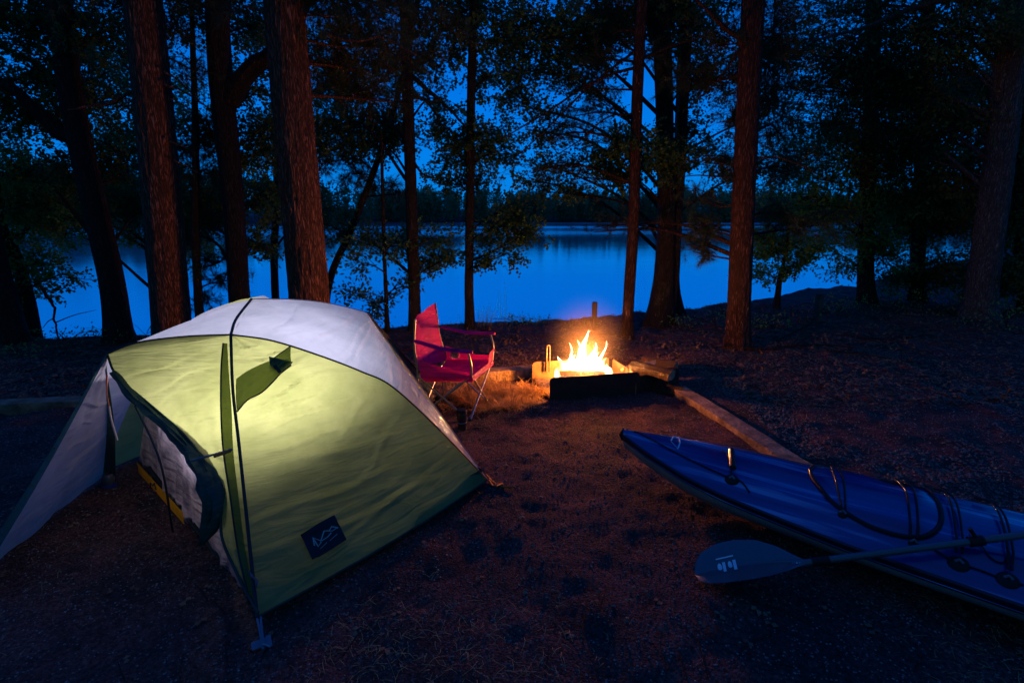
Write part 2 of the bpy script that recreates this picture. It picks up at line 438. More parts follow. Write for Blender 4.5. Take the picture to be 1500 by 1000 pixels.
# ------------------------------------------------------------------ far wood (one mass across the lake)
def leaf_cloud(P, size, T, V3=None, jitter=.4, normal_up=.3, r=None):
    """T template (k,3) in local x=length,y=width,z=up. returns (n*k,3)"""
    r = r or rng
    n = len(P)
    d = r.normal(size=(n, 3)) if V3 is None else V3+r.normal(size=(n, 3))*jitter
    d /= np.linalg.norm(d, axis=1, keepdims=True)+1e-9
    up = r.normal(size=(n, 3))*.9+np.array([0, 0, normal_up*3])
    y = np.cross(up, d); y /= np.linalg.norm(y, axis=1, keepdims=True)+1e-9
    z = np.cross(d, y)
    s = np.asarray(size).reshape(-1, 1, 1)*np.ones((n, 1, 1))
    return (P[:, None]+s*(T[None, :, 0:1]*d[:, None]+T[None, :, 1:2]*y[:, None]+T[None, :, 2:3]*z[:, None])).reshape(-1, 3)
def rep_faces(F, n, k):
    F = np.asarray(F); return (F[None]+(np.arange(n)*k)[:, None, None]).reshape(-1, F.shape[1])
OAK_T = np.array([[0, 0, 0], [.5, 0, .04], [1, 0, -.08], [.28, .30, -.03], [.8, .24, -.06], [.28, -.30, -.03], [.8, -.24, -.06]])
OAK_F = np.array([[0, 1, 3], [1, 2, 4], [0, 5, 1], [1, 6, 2]])
DIA_T = np.array([[0, 0, 0], [.45, .24, -.05], [1, 0, -.1], [.45, -.24, -.05]])
DIA_F = np.array([[0, 1, 2], [0, 2, 3]])
NEE_T = np.array([[0, .022, 0], [0, -.022, 0], [1, 0, -.05]])
NEE_F = np.array([[0, 1, 2]])
P = []
for i in range(1500):
    x = rng.uniform(-560, 620); f = float(farshore(x)); row = rng.uniform(0, 1)**1.8*90
    y = f+2+row; z0 = float(gz(x, y)); h = rng.uniform(12, 20)*(1.25 if rng.random() < .12 else 1); wd = rng.uniform(2.4, 4.5)
    m_ = 210
    t = rng.random(m_)**.8
    pine = rng.random() < .45
    rr = wd*(1-t)**.7*1.1 if pine else wd*np.sqrt(np.clip(1-(t*1.5-.5)**2, 0.05, 1))
    a = rng.uniform(0, 6.28, m_); q = rng.uniform(.35, 1, m_)
    P.append(np.stack([x+rr*q*np.cos(a), y+rr*q*np.sin(a), z0+.2+t*h], -1))
P = np.vstack(P)
me = fast_mesh('wood', leaf_cloud(P, rng.uniform(1.0, 2.6, len(P)), DIA_T), rep_faces(DIA_F, len(P), 4), False)
o = link('far_wood', me, fabric('far_leaf', (.16, .36, .16), trans=.6, bump=0, color2=(.08, .20, .09), wscale=.08))
setp(o, 'low dark wooded shore across the lake', 'wood', kind='stuff')

# ------------------------------------------------------------------ trees
def bark_trunk(P, rad, bark_amp=.008, nseg=40, nlen=140, seed=0, flare=.35, freq=9):
    C_ = cat_rom(P, nlen); rr = np.interp(np.linspace(0, 1, nlen), np.linspace(0, 1, len(rad)), rad)
    hgt = C_[:, 2]-C_[0, 2]
    fl = 1+flare*np.exp(-np.clip(hgt, 0, None)/.22)
    th = np.linspace(0, 2*np.pi, nseg, endpoint=False)
    ct, st = np.cos(th), np.sin(th)
    rad2 = rr*fl
    q = np.stack([np.broadcast_to(ct*freq*.5, (nlen, nseg)), np.broadcast_to(st*freq*.5, (nlen, nseg)), np.broadcast_to((hgt*2.4)[:, None], (nlen, nseg))], -1)
    n1 = fbm(q, 3, seed); ridg = 1-np.abs(n1)*2.4
    big = fbm(q*.25, 2, seed+4)
    root = np.exp(-np.clip(hgt, 0, None)/.25)[:, None]*np.maximum(0, np.sin(th*5+seed)[None, :])*.28
    RR = rad2[:, None]*(1+root+.08*big)+bark_amp*ridg
    G_ = np.stack([C_[:, 0:1]+RR*ct, C_[:, 1:2]+RR*st, np.broadcast_to(C_[:, 2:3], RR.shape)], -1)
    g = Geo(); g.grid(G_, closed_v=True)
    return g, C_, rr
LSEED = [0]
def make_tree(name, label, cat, base, pts, rad, mt, group, clumps=(), leaf='oak', limbs=(), stubs=(), lsize=.095, detail=(28, 90), amp=.008, lmat=None, dens=1.0, flare=.3, hang=0.0):
    """base: world base point; pts: trunk centre points; clumps: (point, radius, weight)"""
    LSEED[0] += 1; r = np.random.default_rng(100+LSEED[0])
    root = empty(name, base, label, cat, group)
    g, C_, rr = bark_trunk(pts, rad, amp, detail[0], detail[1], LSEED[0]*7, flare)
    g.build('trunk', M[mt], root)
    bg_ = Geo(); tips = []; tipd = []; 
    for P_, r0 in limbs:                    # bare limbs modelled by hand
        Q = cat_rom(P_, 18); Q[1:-1] += fbm(Q[1:-1]*3, 2, LSEED[0])[:, None]*.06
        bg_.tube(Q, np.linspace(r0, r0*.35, 18), 7)
    for c, R_, wgt in clumps:
        c = np.asarray(c, float)
        hd = np.linalg.norm(C_[:, :2]-c[:2], axis=1)
        tz = C_[:, 2]
        want = c[2]-.45*hd if leaf != 'pine' else c[2]-.12*hd
        k = int(np.argmin(np.abs(tz-want)+.05*hd)); k = max(3, k)
        s = C_[k]
        Lh = np.linalg.norm(c-s)
        r0 = min(rr[k]*.5, .009+.010*Lh)
        mid = (s+c)/2+np.array([0, 0, .10*Lh if leaf != 'pine' else .04*Lh])+r.normal(size=3)*.05*Lh
        Q = cat_rom([s, mid, c], 14); bg_.tube(Q, np.linspace(r0, .006, 14), 6, caps=False)
        R_ = R_*1.22
        nt_ = int((16 if leaf != 'pine' else 14)*wgt*dens*(R_/.68)**1.5*.74)+3
        for j in range(nt_):
            o_ = r.normal(size=3); o_ /= np.linalg.norm(o_); o_ *= R_*r.uniform(.35, 1)**.6*np.array([1, .9, .55])
            e = c+o_
            if hang: e[2] -= hang*r.random()*R_
            kk = r.integers(5, 14); s2 = Q[kk]
            m2 = (s2+e)/2+r.normal(size=3)*.08*R_+np.array([0, 0, .06])
            q2 = cat_rom([s2, m2, e], 6); bg_.tube(q2, np.linspace(.006, .0025, 6), 3, caps=False)
            d2 = e-m2; d2 /= np.linalg.norm(d2)+1e-9
            # side twigs near the end
            nn = 6 if leaf != 'pine' else 7
            for f in np.linspace(.25, 1, nn):
                b_ = q2[min(5, int(f*5))]
                sd = d2*.6+r.normal(size=3)*.55; sd /= np.linalg.norm(sd)+1e-9
                te = b_+sd*r.uniform(.07, .2)*(R_/.6)**.5
                bg_.tube(np.array([b_, (b_+te)/2+[0, 0, .01], te]), [.0028, .002, .0015], 3, caps=False)
                tips.append(te); tipd.append(sd)
    for P_, r0 in stubs:
        Q = cat_rom(P_, 12); Q[1:] += (vnoise(Q[1:]*9, LSEED[0])-.5)[:, None]*.03
        bg_.tube(Q, np.linspace(r0, r0*.3, 12), 6)
    if bg_.V: bg_.build('branches', M[mt], root)
    if tips:
        T_ = np.array(tips); D_ = np.array(tipd)
        if leaf == 'pine':
            k = 26
            base_ = np.repeat(T_, k, 0)-np.repeat(D_, k, 0)*r.uniform(0, .09, (len(T_)*k, 1))
            V = leaf_cloud(base_, r.uniform(.09, .15, len(base_)), NEE_T, np.repeat(D_, k, 0), .62, r=r)
            F = rep_faces(NEE_F, len(base_), 3)
        else:
            k = 7
            base_ = np.repeat(T_, k, 0)+r.normal(size=(len(T_)*k, 3))*.045
            tpl, fc = (OAK_T, OAK_F) if leaf == 'oak' else (DIA_T, DIA_F)
            V = leaf_cloud(base_, r.uniform(.6, 1.2, len(base_))*lsize, tpl, np.repeat(D_, k, 0), .8, .45, r=r)
            F = rep_faces(fc, len(base_), len(tpl))
        me = fast_mesh('crown', V, F, False)
        link('crown', me, M[lmat or ('pine_needle' if leaf == 'pine' else 'oak_leaf')], root)
    return root
def onground(p, dz=-.04):
    return np.array([p[0], p[1], float(gz(p[0], p[1]))+dz])
def trunk_from(path, Y, ytop=None, ztop=8.0):
    """path of surveyed trunk points (u,v) from the base up; base Y given"""
    base = onground(PY(path[0][0], path[0][1], Y))
    pts = [base]
    for k, (u, v) in enumerate(path[1:]):
        pts.append(PY(u, v, Y if ytop is None else Y+(ytop-Y)*(k+1)/(len(path)-1)))
    d = pts[-1]-pts[-2]; 
    while pts[-1][2] < ztop:
        pts.append(pts[-1]+d/np.linalg.norm(d)*1.2*np.array([.9, .9, 1]))
    return base, pts
def px2m(px, Y): return px/750*Y*1.03
GW = 'trees along the lake bank'
def CL(lst, Y0):       # crown clumps: (u, v, dist offset, radius, weight)
    return [(PY(u, v, Y0+dy), r_, w_) for (u, v, dy, r_, w_) in lst]

# 1 leaning dark trunk at the left edge
Y0 = 6.6; b, p = trunk_from([(14, 492), (2, 440), (-14, 380), (-40, 250), (-70, 0)], Y0)
make_tree('oak_tree', 'dark trunk cut by the left edge of the picture, curving out at its foot', 'tree', b, p, [.17, .16, .15, .13, .1], 'dark_bark', GW,
          CL([(-40, 60, .3, .8, 1.2), (20, 190, .5, .6, 1.0), (40, 300, .8, .6, 1.1), (15, 350, .9, .5, 1), (60, 385, .7, .45, .8), (95, 400, .7, .35, .6), (20, 420, .7, .35, .8)], Y0), lmat='bright_leaf', dens=1.15)
# 2 small curved trunk
Y0 = 7.2; b, p = trunk_from([(48, 492), (44, 455), (33, 410), (22, 375), (0, 330), (-20, 200)], Y0, ztop=4.5)
make_tree('young_oak_tree', 'thin crooked trunk beside the trunk at the left edge', 'tree', b, p, [.085, .075, .065, .06, .03], 'dark_bark', GW,
          CL([(60, 300, .6, .6, 1.3), (110, 320, 1.0, .55, 1.2), (20, 250, .5, .6, 1.2), (160, 290, 1.3, .5, 1.1)], Y0), lmat='bright_leaf', dens=1.15)
# 3 dark leaning trunk
Y0 = 6.7; b, p = trunk_from([(176, 500), (165, 420), (148, 340), (122, 230), (103, 130), (88, 0)], Y0)
make_tree('oak_tree', 'large black trunk leaning left with a limb rising to the upper left corner', 'tree', b, p, [0.140, 0.132, 0.120, 0.112, 0.104, 0.096, 0.072], 'dark_bark', GW,
          CL([(20, 30, .2, .7, 1.3), (90, 40, .9, .8, 1.3), (160, 60, .3, .7, 1.2), (30, 110, .8, .6, .9), (150, 150, .6, .7, 1.2), (110, 110, 1.2, .7, 1.2), (60, 170, 1.0, .5, .7), (190, 230, 1.0, .6, 1.0), (150, 250, 1.2, .6, 1.0), (60, 260, 1.4, .6, .7), (-10, 150, .5, .6, 1.1), (215, 300, 1.4, .6, 1.0), (100, 255, .9, .5, .8), (140, -60, .2, .9, 1.2), (0, -70, .4, .9, 1.2)], Y0), dens=1.1,
          limbs=[([PY(112, 205, Y0), PY(85, 190, Y0), PY(50, 155, Y0-.1), PY(15, 128, Y0-.2), PY(-60, 90, Y0-.3)], .10)])
# 4 red-brown pine, lit by the fire
Y0 = 5.6; b, p = trunk_from([(250, 492), (246, 400), (235, 270), (222, 130), (208, 0)], Y0)
S = lambda pts, dy=0: [PY(u, v, Y0-.12+dy*i) for i, (u, v) in enumerate(pts)]
make_tree('pine_tree', 'reddish scaly pine trunk left of the tent peak with broken dead branches', 'tree', b, p, [0.176, 0.167, 0.162, 0.155, 0.149, 0.117], 'pine_bark', GW,
          CL([(190, -50, .2, .9, 1.5), (250, 60, .9, .45, .8), (285, 105, 1.0, .4, .9), (270, -20, .6, .7, 1.3), (120, -40, .3, .8, 1.2)], Y0), leaf='pine', detail=(90, 420), amp=.012,
          stubs=[(S([(215, 135), (190, 136), (160, 152), (128, 156), (99, 161)]), .024), (S([(225, 155), (200, 153), (165, 158)]), .010),
                 (S([(228, 275), (210, 272), (185, 281)]), .010), (S([(240, 105), (262, 118), (290, 145), (310, 162)], .02), .012),
                 (S([(243, 125), (270, 135), (300, 155)], .02), .012), (S([(248, 205), (270, 215), (298, 229)], .02), .009),
                 (S([(255, 235), (280, 248), (302, 263)], .02), .009), (S([(250, 145), (275, 158), (300, 175)], .03), .008), (S([(207, 70), (190, 72), (175, 74)]), .012), (S([(205, 219), (200, 219), (196, 221)]), .01)])
# 5 slim sapling
Y0 = 7.0; b, p = trunk_from([(294, 485), (290, 430), (286, 340), (287, 255), (285, 150)], Y0, ztop=3.5)
make_tree('pine_sapling', 'slim dark sapling between the red pine trunk and the forked trunk', 'tree', b, p, [.05, .045, .035, .02], 'dark_bark', GW,
          CL([(310, 330, .2, .35, .9), (320, 385, .2, .35, 1.1), (335, 415, .3, .35, 1.1), (300, 440, .3, .3, .9), (270, 350, .3, .3, .8), (300, 250, .3, .45, 1.1), (320, 200, .6, .5, 1.0), (265, 230, .5, .45, 1.1)], Y0), leaf='pine', dens=1.0)
# 6 forked dark trunk
Y0 = 6.9; b, p = trunk_from([(352, 490), (350, 430), (342, 300), (330, 180), (322, 90), (318, 0)], Y0)
make_tree('oak_tree', 'black trunk behind the tent peak that forks to the right high up', 'tree', b, p, [0.128, 0.123, 0.132, 0.128, 0.119, 0.102, 0.085], 'dark_bark', GW,
          CL([(300, 20, .5, .6, 1.0), (370, 40, .6, .6, 1.0), (380, 130, 1.0, .5, 1.0), (290, 190, 1.2, .5, .9), (375, 230, .9, .6, 1.2), (385, 300, .7, .5, 1.2), (300, 300, 1.0, .5, 1.2), (390, 350, .6, .4, .9), (340, -60, .3, .9, 1.2), (385, 185, .9, .5, 1.1), (275, 290, .8, .5, 1.1), (260, 340, .9, .5, .9)], Y0), dens=1.2,
          limbs=[([PY(335, 150, Y0), PY(348, 128, Y0), PY(372, 97, Y0), PY(395, 82, Y0), PY(430, 40, Y0), PY(470, -60, Y0)], .13)])
# 7 great lit trunk
Y0 = 5.5; b, p = trunk_from([(455, 500), (452, 420), (440, 280), (428, 150), (415, 0)], Y0)
make_tree('pine_tree', 'thickest trunk, furrowed bark lit red, rising right behind the tent roof', 'tree', b, p, [0.202, 0.185, 0.176, 0.163, 0.150, 0.129], 'pine_bark', GW,
          CL([(500, 30, .2, .6, 1.4), (560, 60, .5, .7, 1.5), (470, -40, .2, .8, 1.5), (540, 110, .9, .6, 1.3), (490, 110, .9, .5, 1.2), (600, 30, .9, .6, 1.3), (580, 150, 1.2, .6, 1.0), (540, -50, .3, .8, 1.4), (650, 20, 1.0, .5, 1.1)], Y0), leaf='pine', detail=(110, 480), amp=.016, dens=1.0,
          stubs=[(S([(480, 50), (520, 60), (560, 55), (610, 80)], -.05), .02), (S([(440, 15), (470, 22), (520, 30)], -.03), .014), (S([(400, 30), (385, 20), (350, 5)], -.02), .016)])
# 8 leaning thin trunk
Y0 = 8.0; b, p = trunk_from([(462, 470), (482, 415), (515, 335), (548, 250), (575, 170), (600, 60)], Y0, ztop=5)
make_tree('dead_tree', 'thin bare trunk leaning steeply to the right behind the great trunk', 'tree', b, p, [.06, .055, .05, .04, .03, .02], 'dark_bark', GW,
          CL([(470, 240, .1, .5, 1.3), (520, 255, .1, .4, 1.3), (560, 275, .0, .3, 1.1), (590, 285, .2, .25, .8)], Y0), leaf='pine', dens=1.2, flare=0)
# 9 trunk left of the chair
Y0 = 7.3; b, p = trunk_from([(608, 485), (606, 400), (602, 280), (598, 150), (594, 0)], Y0)
make_tree('oak_tree', 'narrow black trunk rising right behind the red chair', 'tree', b, p, [0.076, 0.070, 0.066, 0.060, 0.048], 'dark_bark', GW,
          CL([(640, 90, .5, .45, .7), (650, 150, .8, .35, .5), (640, 30, .4, .5, 1.0), (590, 90, .7, .5, .9), (560, 180, 1.0, .5, 1.1), (520, 170, .8, .5, 1.2), (540, 215, .8, .45, 1.2), (590, 205, 1.1, .4, .7), (600, -50, .2, .8, 1.2), (640, 350, .2, .3, 1.1), (620, 390, .3, .3, .9), (650, 380, .2, .25, .7), (570, 350, .5, .3, .8), (480, 330, .8, .5, 1.0), (470, 200, .9, .5, 1.3)], Y0), dens=1.15,
          limbs=[([PY(600, 110, Y0), PY(620, 125, Y0), PY(655, 160, Y0), PY(685, 190, Y0+.1)], .035), ([PY(602, 143, Y0), PY(625, 150, Y0), PY(645, 185, Y0)], .028), ([PY(604, 235, Y0), PY(618, 255, Y0), PY(640, 265, Y0)], .02)])
# 10 slim trunk right of it
Y0 = 7.5; b, p = trunk_from([(688, 480), (687, 400), (689, 280), (690, 150), (694, 0)], Y0)
make_tree('oak_tree', 'slim straight trunk over the right armrest of the red chair', 'tree', b, p, [0.059, 0.052, 0.049, 0.045, 0.036], 'dark_bark', GW,
          CL([(735, 60, .1, .55, 1.5), (700, 20, .5, .5, 1.2), (650, 195, .2, .3, 1.1), (700, 200, .1, .4, 1.4), (735, 220, .2, .35, 1.3), (670, 230, .3, .35, 1.2), (720, 340, .0, .28, .9), (745, 330, .0, .3, 1.2), (770, 345, -.1, .28, 1.2), (760, 310, .1, .3, 1.2), (735, 375, -.1, .22, .8), (700, 380, .1, .2, .6), (650, 260, .5, .3, 1.0), (700, 270, .6, .35, 1.0), (740, 110, .5, .5, 1.2), (660, 60, .3, .35, .9), (690, -60, .1, .8, 1.2)], Y0), dens=1.2)
# 11 pine sapling before the water
Y0 = 7.2; b, p = trunk_from([(567, 480), (565, 420), (563, 370), (562, 330)], Y0, ztop=2.0)
make_tree('pine_sapling', 'small sapling with sparse foliage left of the red chair back', 'tree', b, p, [.025, .02, .012], 'dark_bark', GW,
          CL([(530, 385, .0, .3, 1.1), (510, 430, .1, .28, 1.0), (560, 440, .1, .22, .7), (590, 420, .0, .2, .6), (530, 350, .1, .3, 1.1), (580, 360, .1, .3, 1.0), (545, 455, -.1, .22, .7)], Y0), leaf='dia', lsize=.075, dens=.9)
# 12 trunk behind the fire
Y0 = 7.1; b, p = trunk_from([(917, 492), (922, 420), (928, 320), (932, 180), (937, 60), (941, 0)], Y0)
make_tree('pine_tree', 'straight slender trunk just right of the fire, left of the double trunk', 'tree', b, p, [0.072, 0.068, 0.064, 0.062, 0.056, 0.040], 'red_bark', GW,
          CL([(870, 130, .2, .5, .5), (840, 170, .3, .45, .5), (800, 200, .2, .45, .5), (880, 60, .6, .5, .9), (850, 90, .4, .5, .6), (900, 200, .5, .4, .6), (780, 250, .1, .4, .5), (960, 90, .6, .4, .8), (900, -30, .2, .8, 1.1), (845, 260, .3, .35, .4)], Y0), leaf='pine', dens=.8, detail=(48, 200), amp=.006,
          limbs=[([PY(930, 100, Y0), PY(870, 120, Y0), PY(800, 165, Y0-.1), PY(730, 205, Y0-.3)], .02), ([PY(930, 75, Y0), PY(860, 130, Y0), PY(800, 190, Y0), PY(750, 235, Y0)], .018), ([PY(930, 165, Y0), PY(890, 172, Y0), PY(850, 205, Y0), PY(810, 230, Y0)], .014), ([PY(935, 90, Y0), PY(990, 65, Y0), PY(1060, 45, Y0)], .02)])
# 13 double trunk
Y0 = 7.9; b, p = trunk_from([(962, 478), (970, 430), (976, 330), (974, 180), (970, 60), (968, 0)], Y0)
p2 = [PY(976, 470, Y0+.1), PY(984, 400, Y0+.1), PY(990, 320, Y0+.1), (PY(1000, 180, Y0+.1)), PY(1006, 60, Y0+.1), PY(1010, -80, Y0+.1)]
make_tree('oak_tree', 'double trunk with a broad shared foot behind the fire', 'tree', b, p, [.17, .125, .12, .11, .1, .07], 'dark_bark', GW,
          CL([(900, 215, -.6, .4, 1.4), (870, 240, -.5, .3, 1.2), (935, 215, -.7, .4, 1.4), (965, 235, -.5, .4, 1.4), (1000, 240, -.3, .35, 1.2), (900, 255, -.4, .3, 1.0), (1020, 60, .2, .5, 1.0), (990, 20, .3, .5, 1.2), (1040, 130, .3, .45, .9), (1020, 190, .2, .35, .8), (950, 30, .4, .5, 1.1), (870, 20, .1, .5, 1.0), (980, -50, .1, .9, 1.2)], Y0), dens=1.1, flare=.6,
          limbs=[(p2, .13)])
# 14 large red trunk on the right
Y0 = 6.3; b, p = trunk_from([(1080, 508), (1083, 430), (1090, 270), (1097, 130), (1104, 0)], Y0)
make_tree('pine_tree', 'straight reddish pine trunk at right centre, between fire and kayak', 'tree', b, p, [0.132, 0.120, 0.116, 0.112, 0.104, 0.080], 'red_bark', GW,
          CL([(1020, 370, .4, .3, 1.0), (1040, 340, .5, .3, 1.1), (900, 330, 1.6, .3, .7), (870, 340, 1.7, .25, .6), (1045, 240, .5, .4, .8), (1020, 290, .6, .35, .7), (1050, 180, .4, .4, .7), (1040, 70, .3, .5, .8), (1150, 60, .3, .6, 1.3), (1140, 150, .6, .5, 1.1), (1160, 250, .7, .5, 1.0), (1100, -60, .1, .9, 1.4), (1020, 335, .5, .3, 1.0), (1150, 310, .4, .4, 1.1), (1200, 330, .4, .4, 1.2), (1135, 30, 1.0, .6, 1.3), (1130, 110, 1.2, .55, 1.3), (1140, 200, 1.2, .5, 1.2), (1060, 130, .8, .45, 1.0), (1010, 120, 1.0, .4, .8)], Y0), leaf='pine', dens=1.0, detail=(72, 300), amp=.009,
          limbs=[([PY(1090, 60, Y0), PY(1060, 40, Y0-.1), PY(1020, 0, Y0-.2)], .035), ([PY(1086, 70, Y0), PY(1050, 120, Y0), PY(1000, 165, Y0)], .016), ([PY(1088, 260, Y0), PY(1040, 258, Y0-.1), PY(990, 261, Y0-.2)], .013), ([PY(1090, 230, Y0), PY(1160, 235, Y0-.2), PY(1220, 270, Y0-.4)], .013)])
# 15 pale trunk at the right
Y0 = 8.2; b, p = trunk_from([(1436, 448), (1444, 380), (1462, 250), (1476, 120), (1488, 0)], Y0)
make_tree('oak_tree', 'pale blue-grey trunk leaning right near the right edge', 'tree', b, p, [.20, .185, .18, .17, .16, .13], 'grey_bark', GW,
          CL([(1400, 40, .1, .8, 1.5), (1330, 90, .3, .8, 1.3), (1270, 60, .5, .8, 1.2), (1480, 60, -.4, .5, 1.0), (1340, 170, .6, .7, 1.2), (1260, 150, .9, .7, 1.2), (1400, 180, .5, .7, 1.4), (1200, 90, .8, .7, 1.2), (1480, 200, .5, .5, 1.3), (1380, 260, .8, .6, 1.3), (1440, -60, .1, 1.0, 1.3), (1300, -50, .2, 1.0, 1.2), (1180, 180, 1.0, .6, 1.0), (1150, 60, 1.0, .6, 1.2), (1210, 20, .9, .6, 1.2), (1150, 130, 1.2, .55, 1.1), (1240, 110, 1.0, .6, 1.2), (1300, 210, .9, .6, 1.2)], Y0), leaf='dia', lsize=.075, detail=(80, 320), amp=.012, dens=2.3,
          limbs=[([PY(1480, 20, Y0), PY(1400, 0, Y0), PY(1330, 15, Y0), PY(1270, 40, Y0), PY(1190, 60, Y0)], .05)])
# 16.. trees further right and behind
Y0 = 9.5; b, p = trunk_from([(1268, 452), (1268, 380), (1272, 250), (1278, 100), (1280, 0)], Y0)
make_tree('oak_tree', 'dark trunk behind the right wooden post, right of the lake gap', 'tree', b, p, [.13, .12, .11, .1, .08], 'dark_bark', GW,
          CL([(1240, 230, .2, .8, 1.4), (1180, 260, .4, .6, 1.1), (1300, 290, .1, .8, 1.5), (1220, 300, .0, .6, 1.3), (1260, 345, -.2, .6, 1.3), (1310, 370, -.3, .5, 1.2), (1180, 310, .0, .5, 1.1), (1230, 390, -.2, .35, .7), (1340, 220, .2, .7, 1.3), (1290, 200, .4, .7, 1.2), (1220, 190, .7, .7, 1.2), (1200, 360, .0, .4, .6), (1160, 220, .4, .6, 1.0), (1150, 290, .2, .5, .9), (1290, 260, .3, .7, 1.2), (1350, 300, .2, .7, 1.2)], Y0), leaf='dia', lsize=.075, dens=2.2, lmat='bright_leaf')
Y0 = 9.8; b, p = trunk_from([(1342, 448), (1344, 380), (1350, 250), (1356, 100), (1360, 0)], Y0)
make_tree('oak_tree', 'dark trunk half hidden in leaves left of the pale leaning trunk', 'tree', b, p, [.12, .11, .1, .09, .08], 'dark_bark', GW,
          CL([(1370, 330, .0, .7, 1.5), (1400, 390, -.3, .5, 1.3), (1350, 400, -.2, .5, 1.2), (1420, 290, .2, .8, 1.5), (1330, 330, .2, .6, 1.4), (1400, 230, .4, .8, 1.4), (1310, 410, .0, .4, 1.0), (1360, 140, .6, .9, 1.4), (1290, 120, .9, .9, 1.3), (1440, 130, .6, .9, 1.4), (1380, 290, .8, .7, 1.2)], Y0), leaf='dia', lsize=.085, dens=2.2)
Y0 = 8.6; b, p = trunk_from([(1510, 450), (1500, 380), (1498, 250), (1510, 100), (1520, 0)], Y0)
make_tree('oak_tree', 'leafy tree cut by the right edge of the picture', 'tree', b, p, [.12, .11, .1, .09, .08], 'dark_bark', GW,
          CL([(1490, 330, .0, .8, 1.6), (1480, 400, -.2, .6, 1.5), (1500, 250, .2, .8, 1.5), (1490, 130, .1, .8, 1.3), (1450, 410, .5, .5, 1.3), (1530, 60, .0, .8, 1.2), (1410, 420, .9, .4, 1.0)], Y0), leaf='dia', lsize=.085, dens=2.1)
# 19 small leafy tree on the bank
Y0 = 9.3; b, p = trunk_from([(1138, 448), (1142, 410), (1150, 375), (1156, 330)], Y0, ztop=1.2)
make_tree('young_oak_tree', 'small leafy tree standing on the bank against the water, left of the right post', 'tree', b, p, [.05, .04, .02, .006], 'dark_bark', GW,
          CL([(1160, 320, .0, .3, 1.0), (1130, 370, .0, .35, 1.4), (1110, 345, .1, .3, 1.2), (1160, 360, .0, .35, 1.3), (1170, 395, -.1, .28, .9), (1120, 400, .1, .22, .7), (1190, 375, .1, .3, .8)], Y0), leaf='oak', lsize=.1, dens=1.3, lmat='bright_leaf')
# second rank in the dark on the left
Y0 = 9.0; b, p = trunk_from([(225, 478), (222, 400), (215, 300), (205, 100)], Y0, ztop=7)
make_tree('young_oak_tree', 'leafy tree mostly hidden behind the red pine trunk', 'tree', b, p, [.07, .06, .05, .04], 'dark_bark', GW,
          CL([(190, 300, .3, .6, 1.2), (160, 275, .5, .6, 1.3), (240, 300, .3, .6, 1.2), (200, 345, .1, .35, .8), (275, 320, .3, .6, 1.2), (300, 270, .6, .6, 1.2), (240, 230, .4, .7, 1.1), (150, 200, .8, .7, 1.0), (250, 150, .6, .8, .9), (170, 90, .8, .9, 1.1), (300, 360, .2, .4, .9), (90, 290, .5, .7, 1.2), (30, 270, .6, .8, 1.2), (50, 330, .5, .6, 1.2)], Y0), lmat='bright_leaf', dens=1.2)
Y0 = 9.4; b, p = trunk_from([(400, 478), (402, 400), (405, 300), (410, 100)], Y0, ztop=7)
make_tree('young_oak_tree', 'leafy tree hidden behind the great lit trunk', 'tree', b, p, [.07, .06, .05, .04], 'dark_bark', GW,
          CL([(380, 280, .0, .6, 1.2), (470, 290, .0, .6, 1.2), (400, 200, .4, .7, 1.1), (480, 190, .3, .8, 1.3), (380, 360, -.2, .35, .7), (490, 130, .5, .9, 1.2), (520, 60, .6, 1.0, 1.1), (400, 60, .7, .9, 1.0), (560, 120, .5, .8, 1.0), (500, 315, -.1, .4, 1.0), (560, 200, .3, .6, 1.1)], Y0), dens=1.15)
# hidden-trunk tree standing right of the slim trunk: its crown hangs over the water between chair and fire
Y0 = 8.3; b, p = trunk_from([(992, 462), (986, 400), (992, 300), (1000, 100)], Y0+.6, ztop=7)
make_tree('oak_tree', 'tree behind the double trunk whose leafy boughs reach left over the water', 'tree', b, p, [.1, .09, .08, .06], 'dark_bark', GW,
          CL([(800, 40, -.6, .6, 1.5), (780, 100, -.8, .5, 1.4), (840, 30, -.5, .6, 1.3), (820, 100, -.5, .4, 1.2), (770, 190, -.8, .35, 1.0), (760, 20, -.7, .6, 1.4), (800, 280, -.9, .25, .9), (775, 260, -.9, .3, 1.1), (790, 235, -.8, .3, .9), (880, 30, .0, .6, 1.2), (920, 20, .1, .6, 1.1), (1040, 20, .3, .6, 1.2), (1060, 230, .3, .5, 1.0), (1130, 80, .6, .6, 1.2), (1120, 170, .5, .5, 1.2), (1140, 250, .5, .5, 1.1), (740, 150, -.6, .35, .9), (1030, 100, .4, .45, 1.0)], Y0), dens=1.2)
LAMP_SPOT = 6.5; LAMP_GLOW = .6; FIRE_LOW = 60.0; FIRE_HI = 11; FLAME = 2.3; BLOOM = .25
# ------------------------------------------------------------------ tent
D = PZ(379, 903, .05); Gc = PZ(714, 703, .04); K = PZ(150, 690, .03)
A = PY(157, 519, 2.50); B = PY(370, 439, 3.09); C = PY(340, 491, 2.60); E = PY(537, 458, 3.65)
V0 = PZ(-62, 872, .02); F = K+Gc-D; F[2] = .04; C2 = B+(B-C)*np.array([1, 1, .9]); C2[2] = C[2]
tent_c = (D+Gc+K+F)/4
fly = empty('tent', (tent_c[0], tent_c[1], 0), 'two-tone dome tent glowing from inside, white roof over green sides', 'tent')
def fit(P, n): return cat_rom(P, n)
def bulge(P0, P1, n, up=.0, out=None, amt=0):
    t = np.linspace(0, 1, n)[:, None]
    Q = P0+(P1-P0)*t
    Q[:, 2] += (np.sin(np.pi*t[:, 0])*up)
    if out is not None: Q += np.sin(np.pi*t)*np.asarray(out)*amt
    return Q
NS = 120
legDC = fit([D, PY(368, 800, 1.96), PY(352, 650, 2.25), PY(343, 570, 2.45), C], NS)
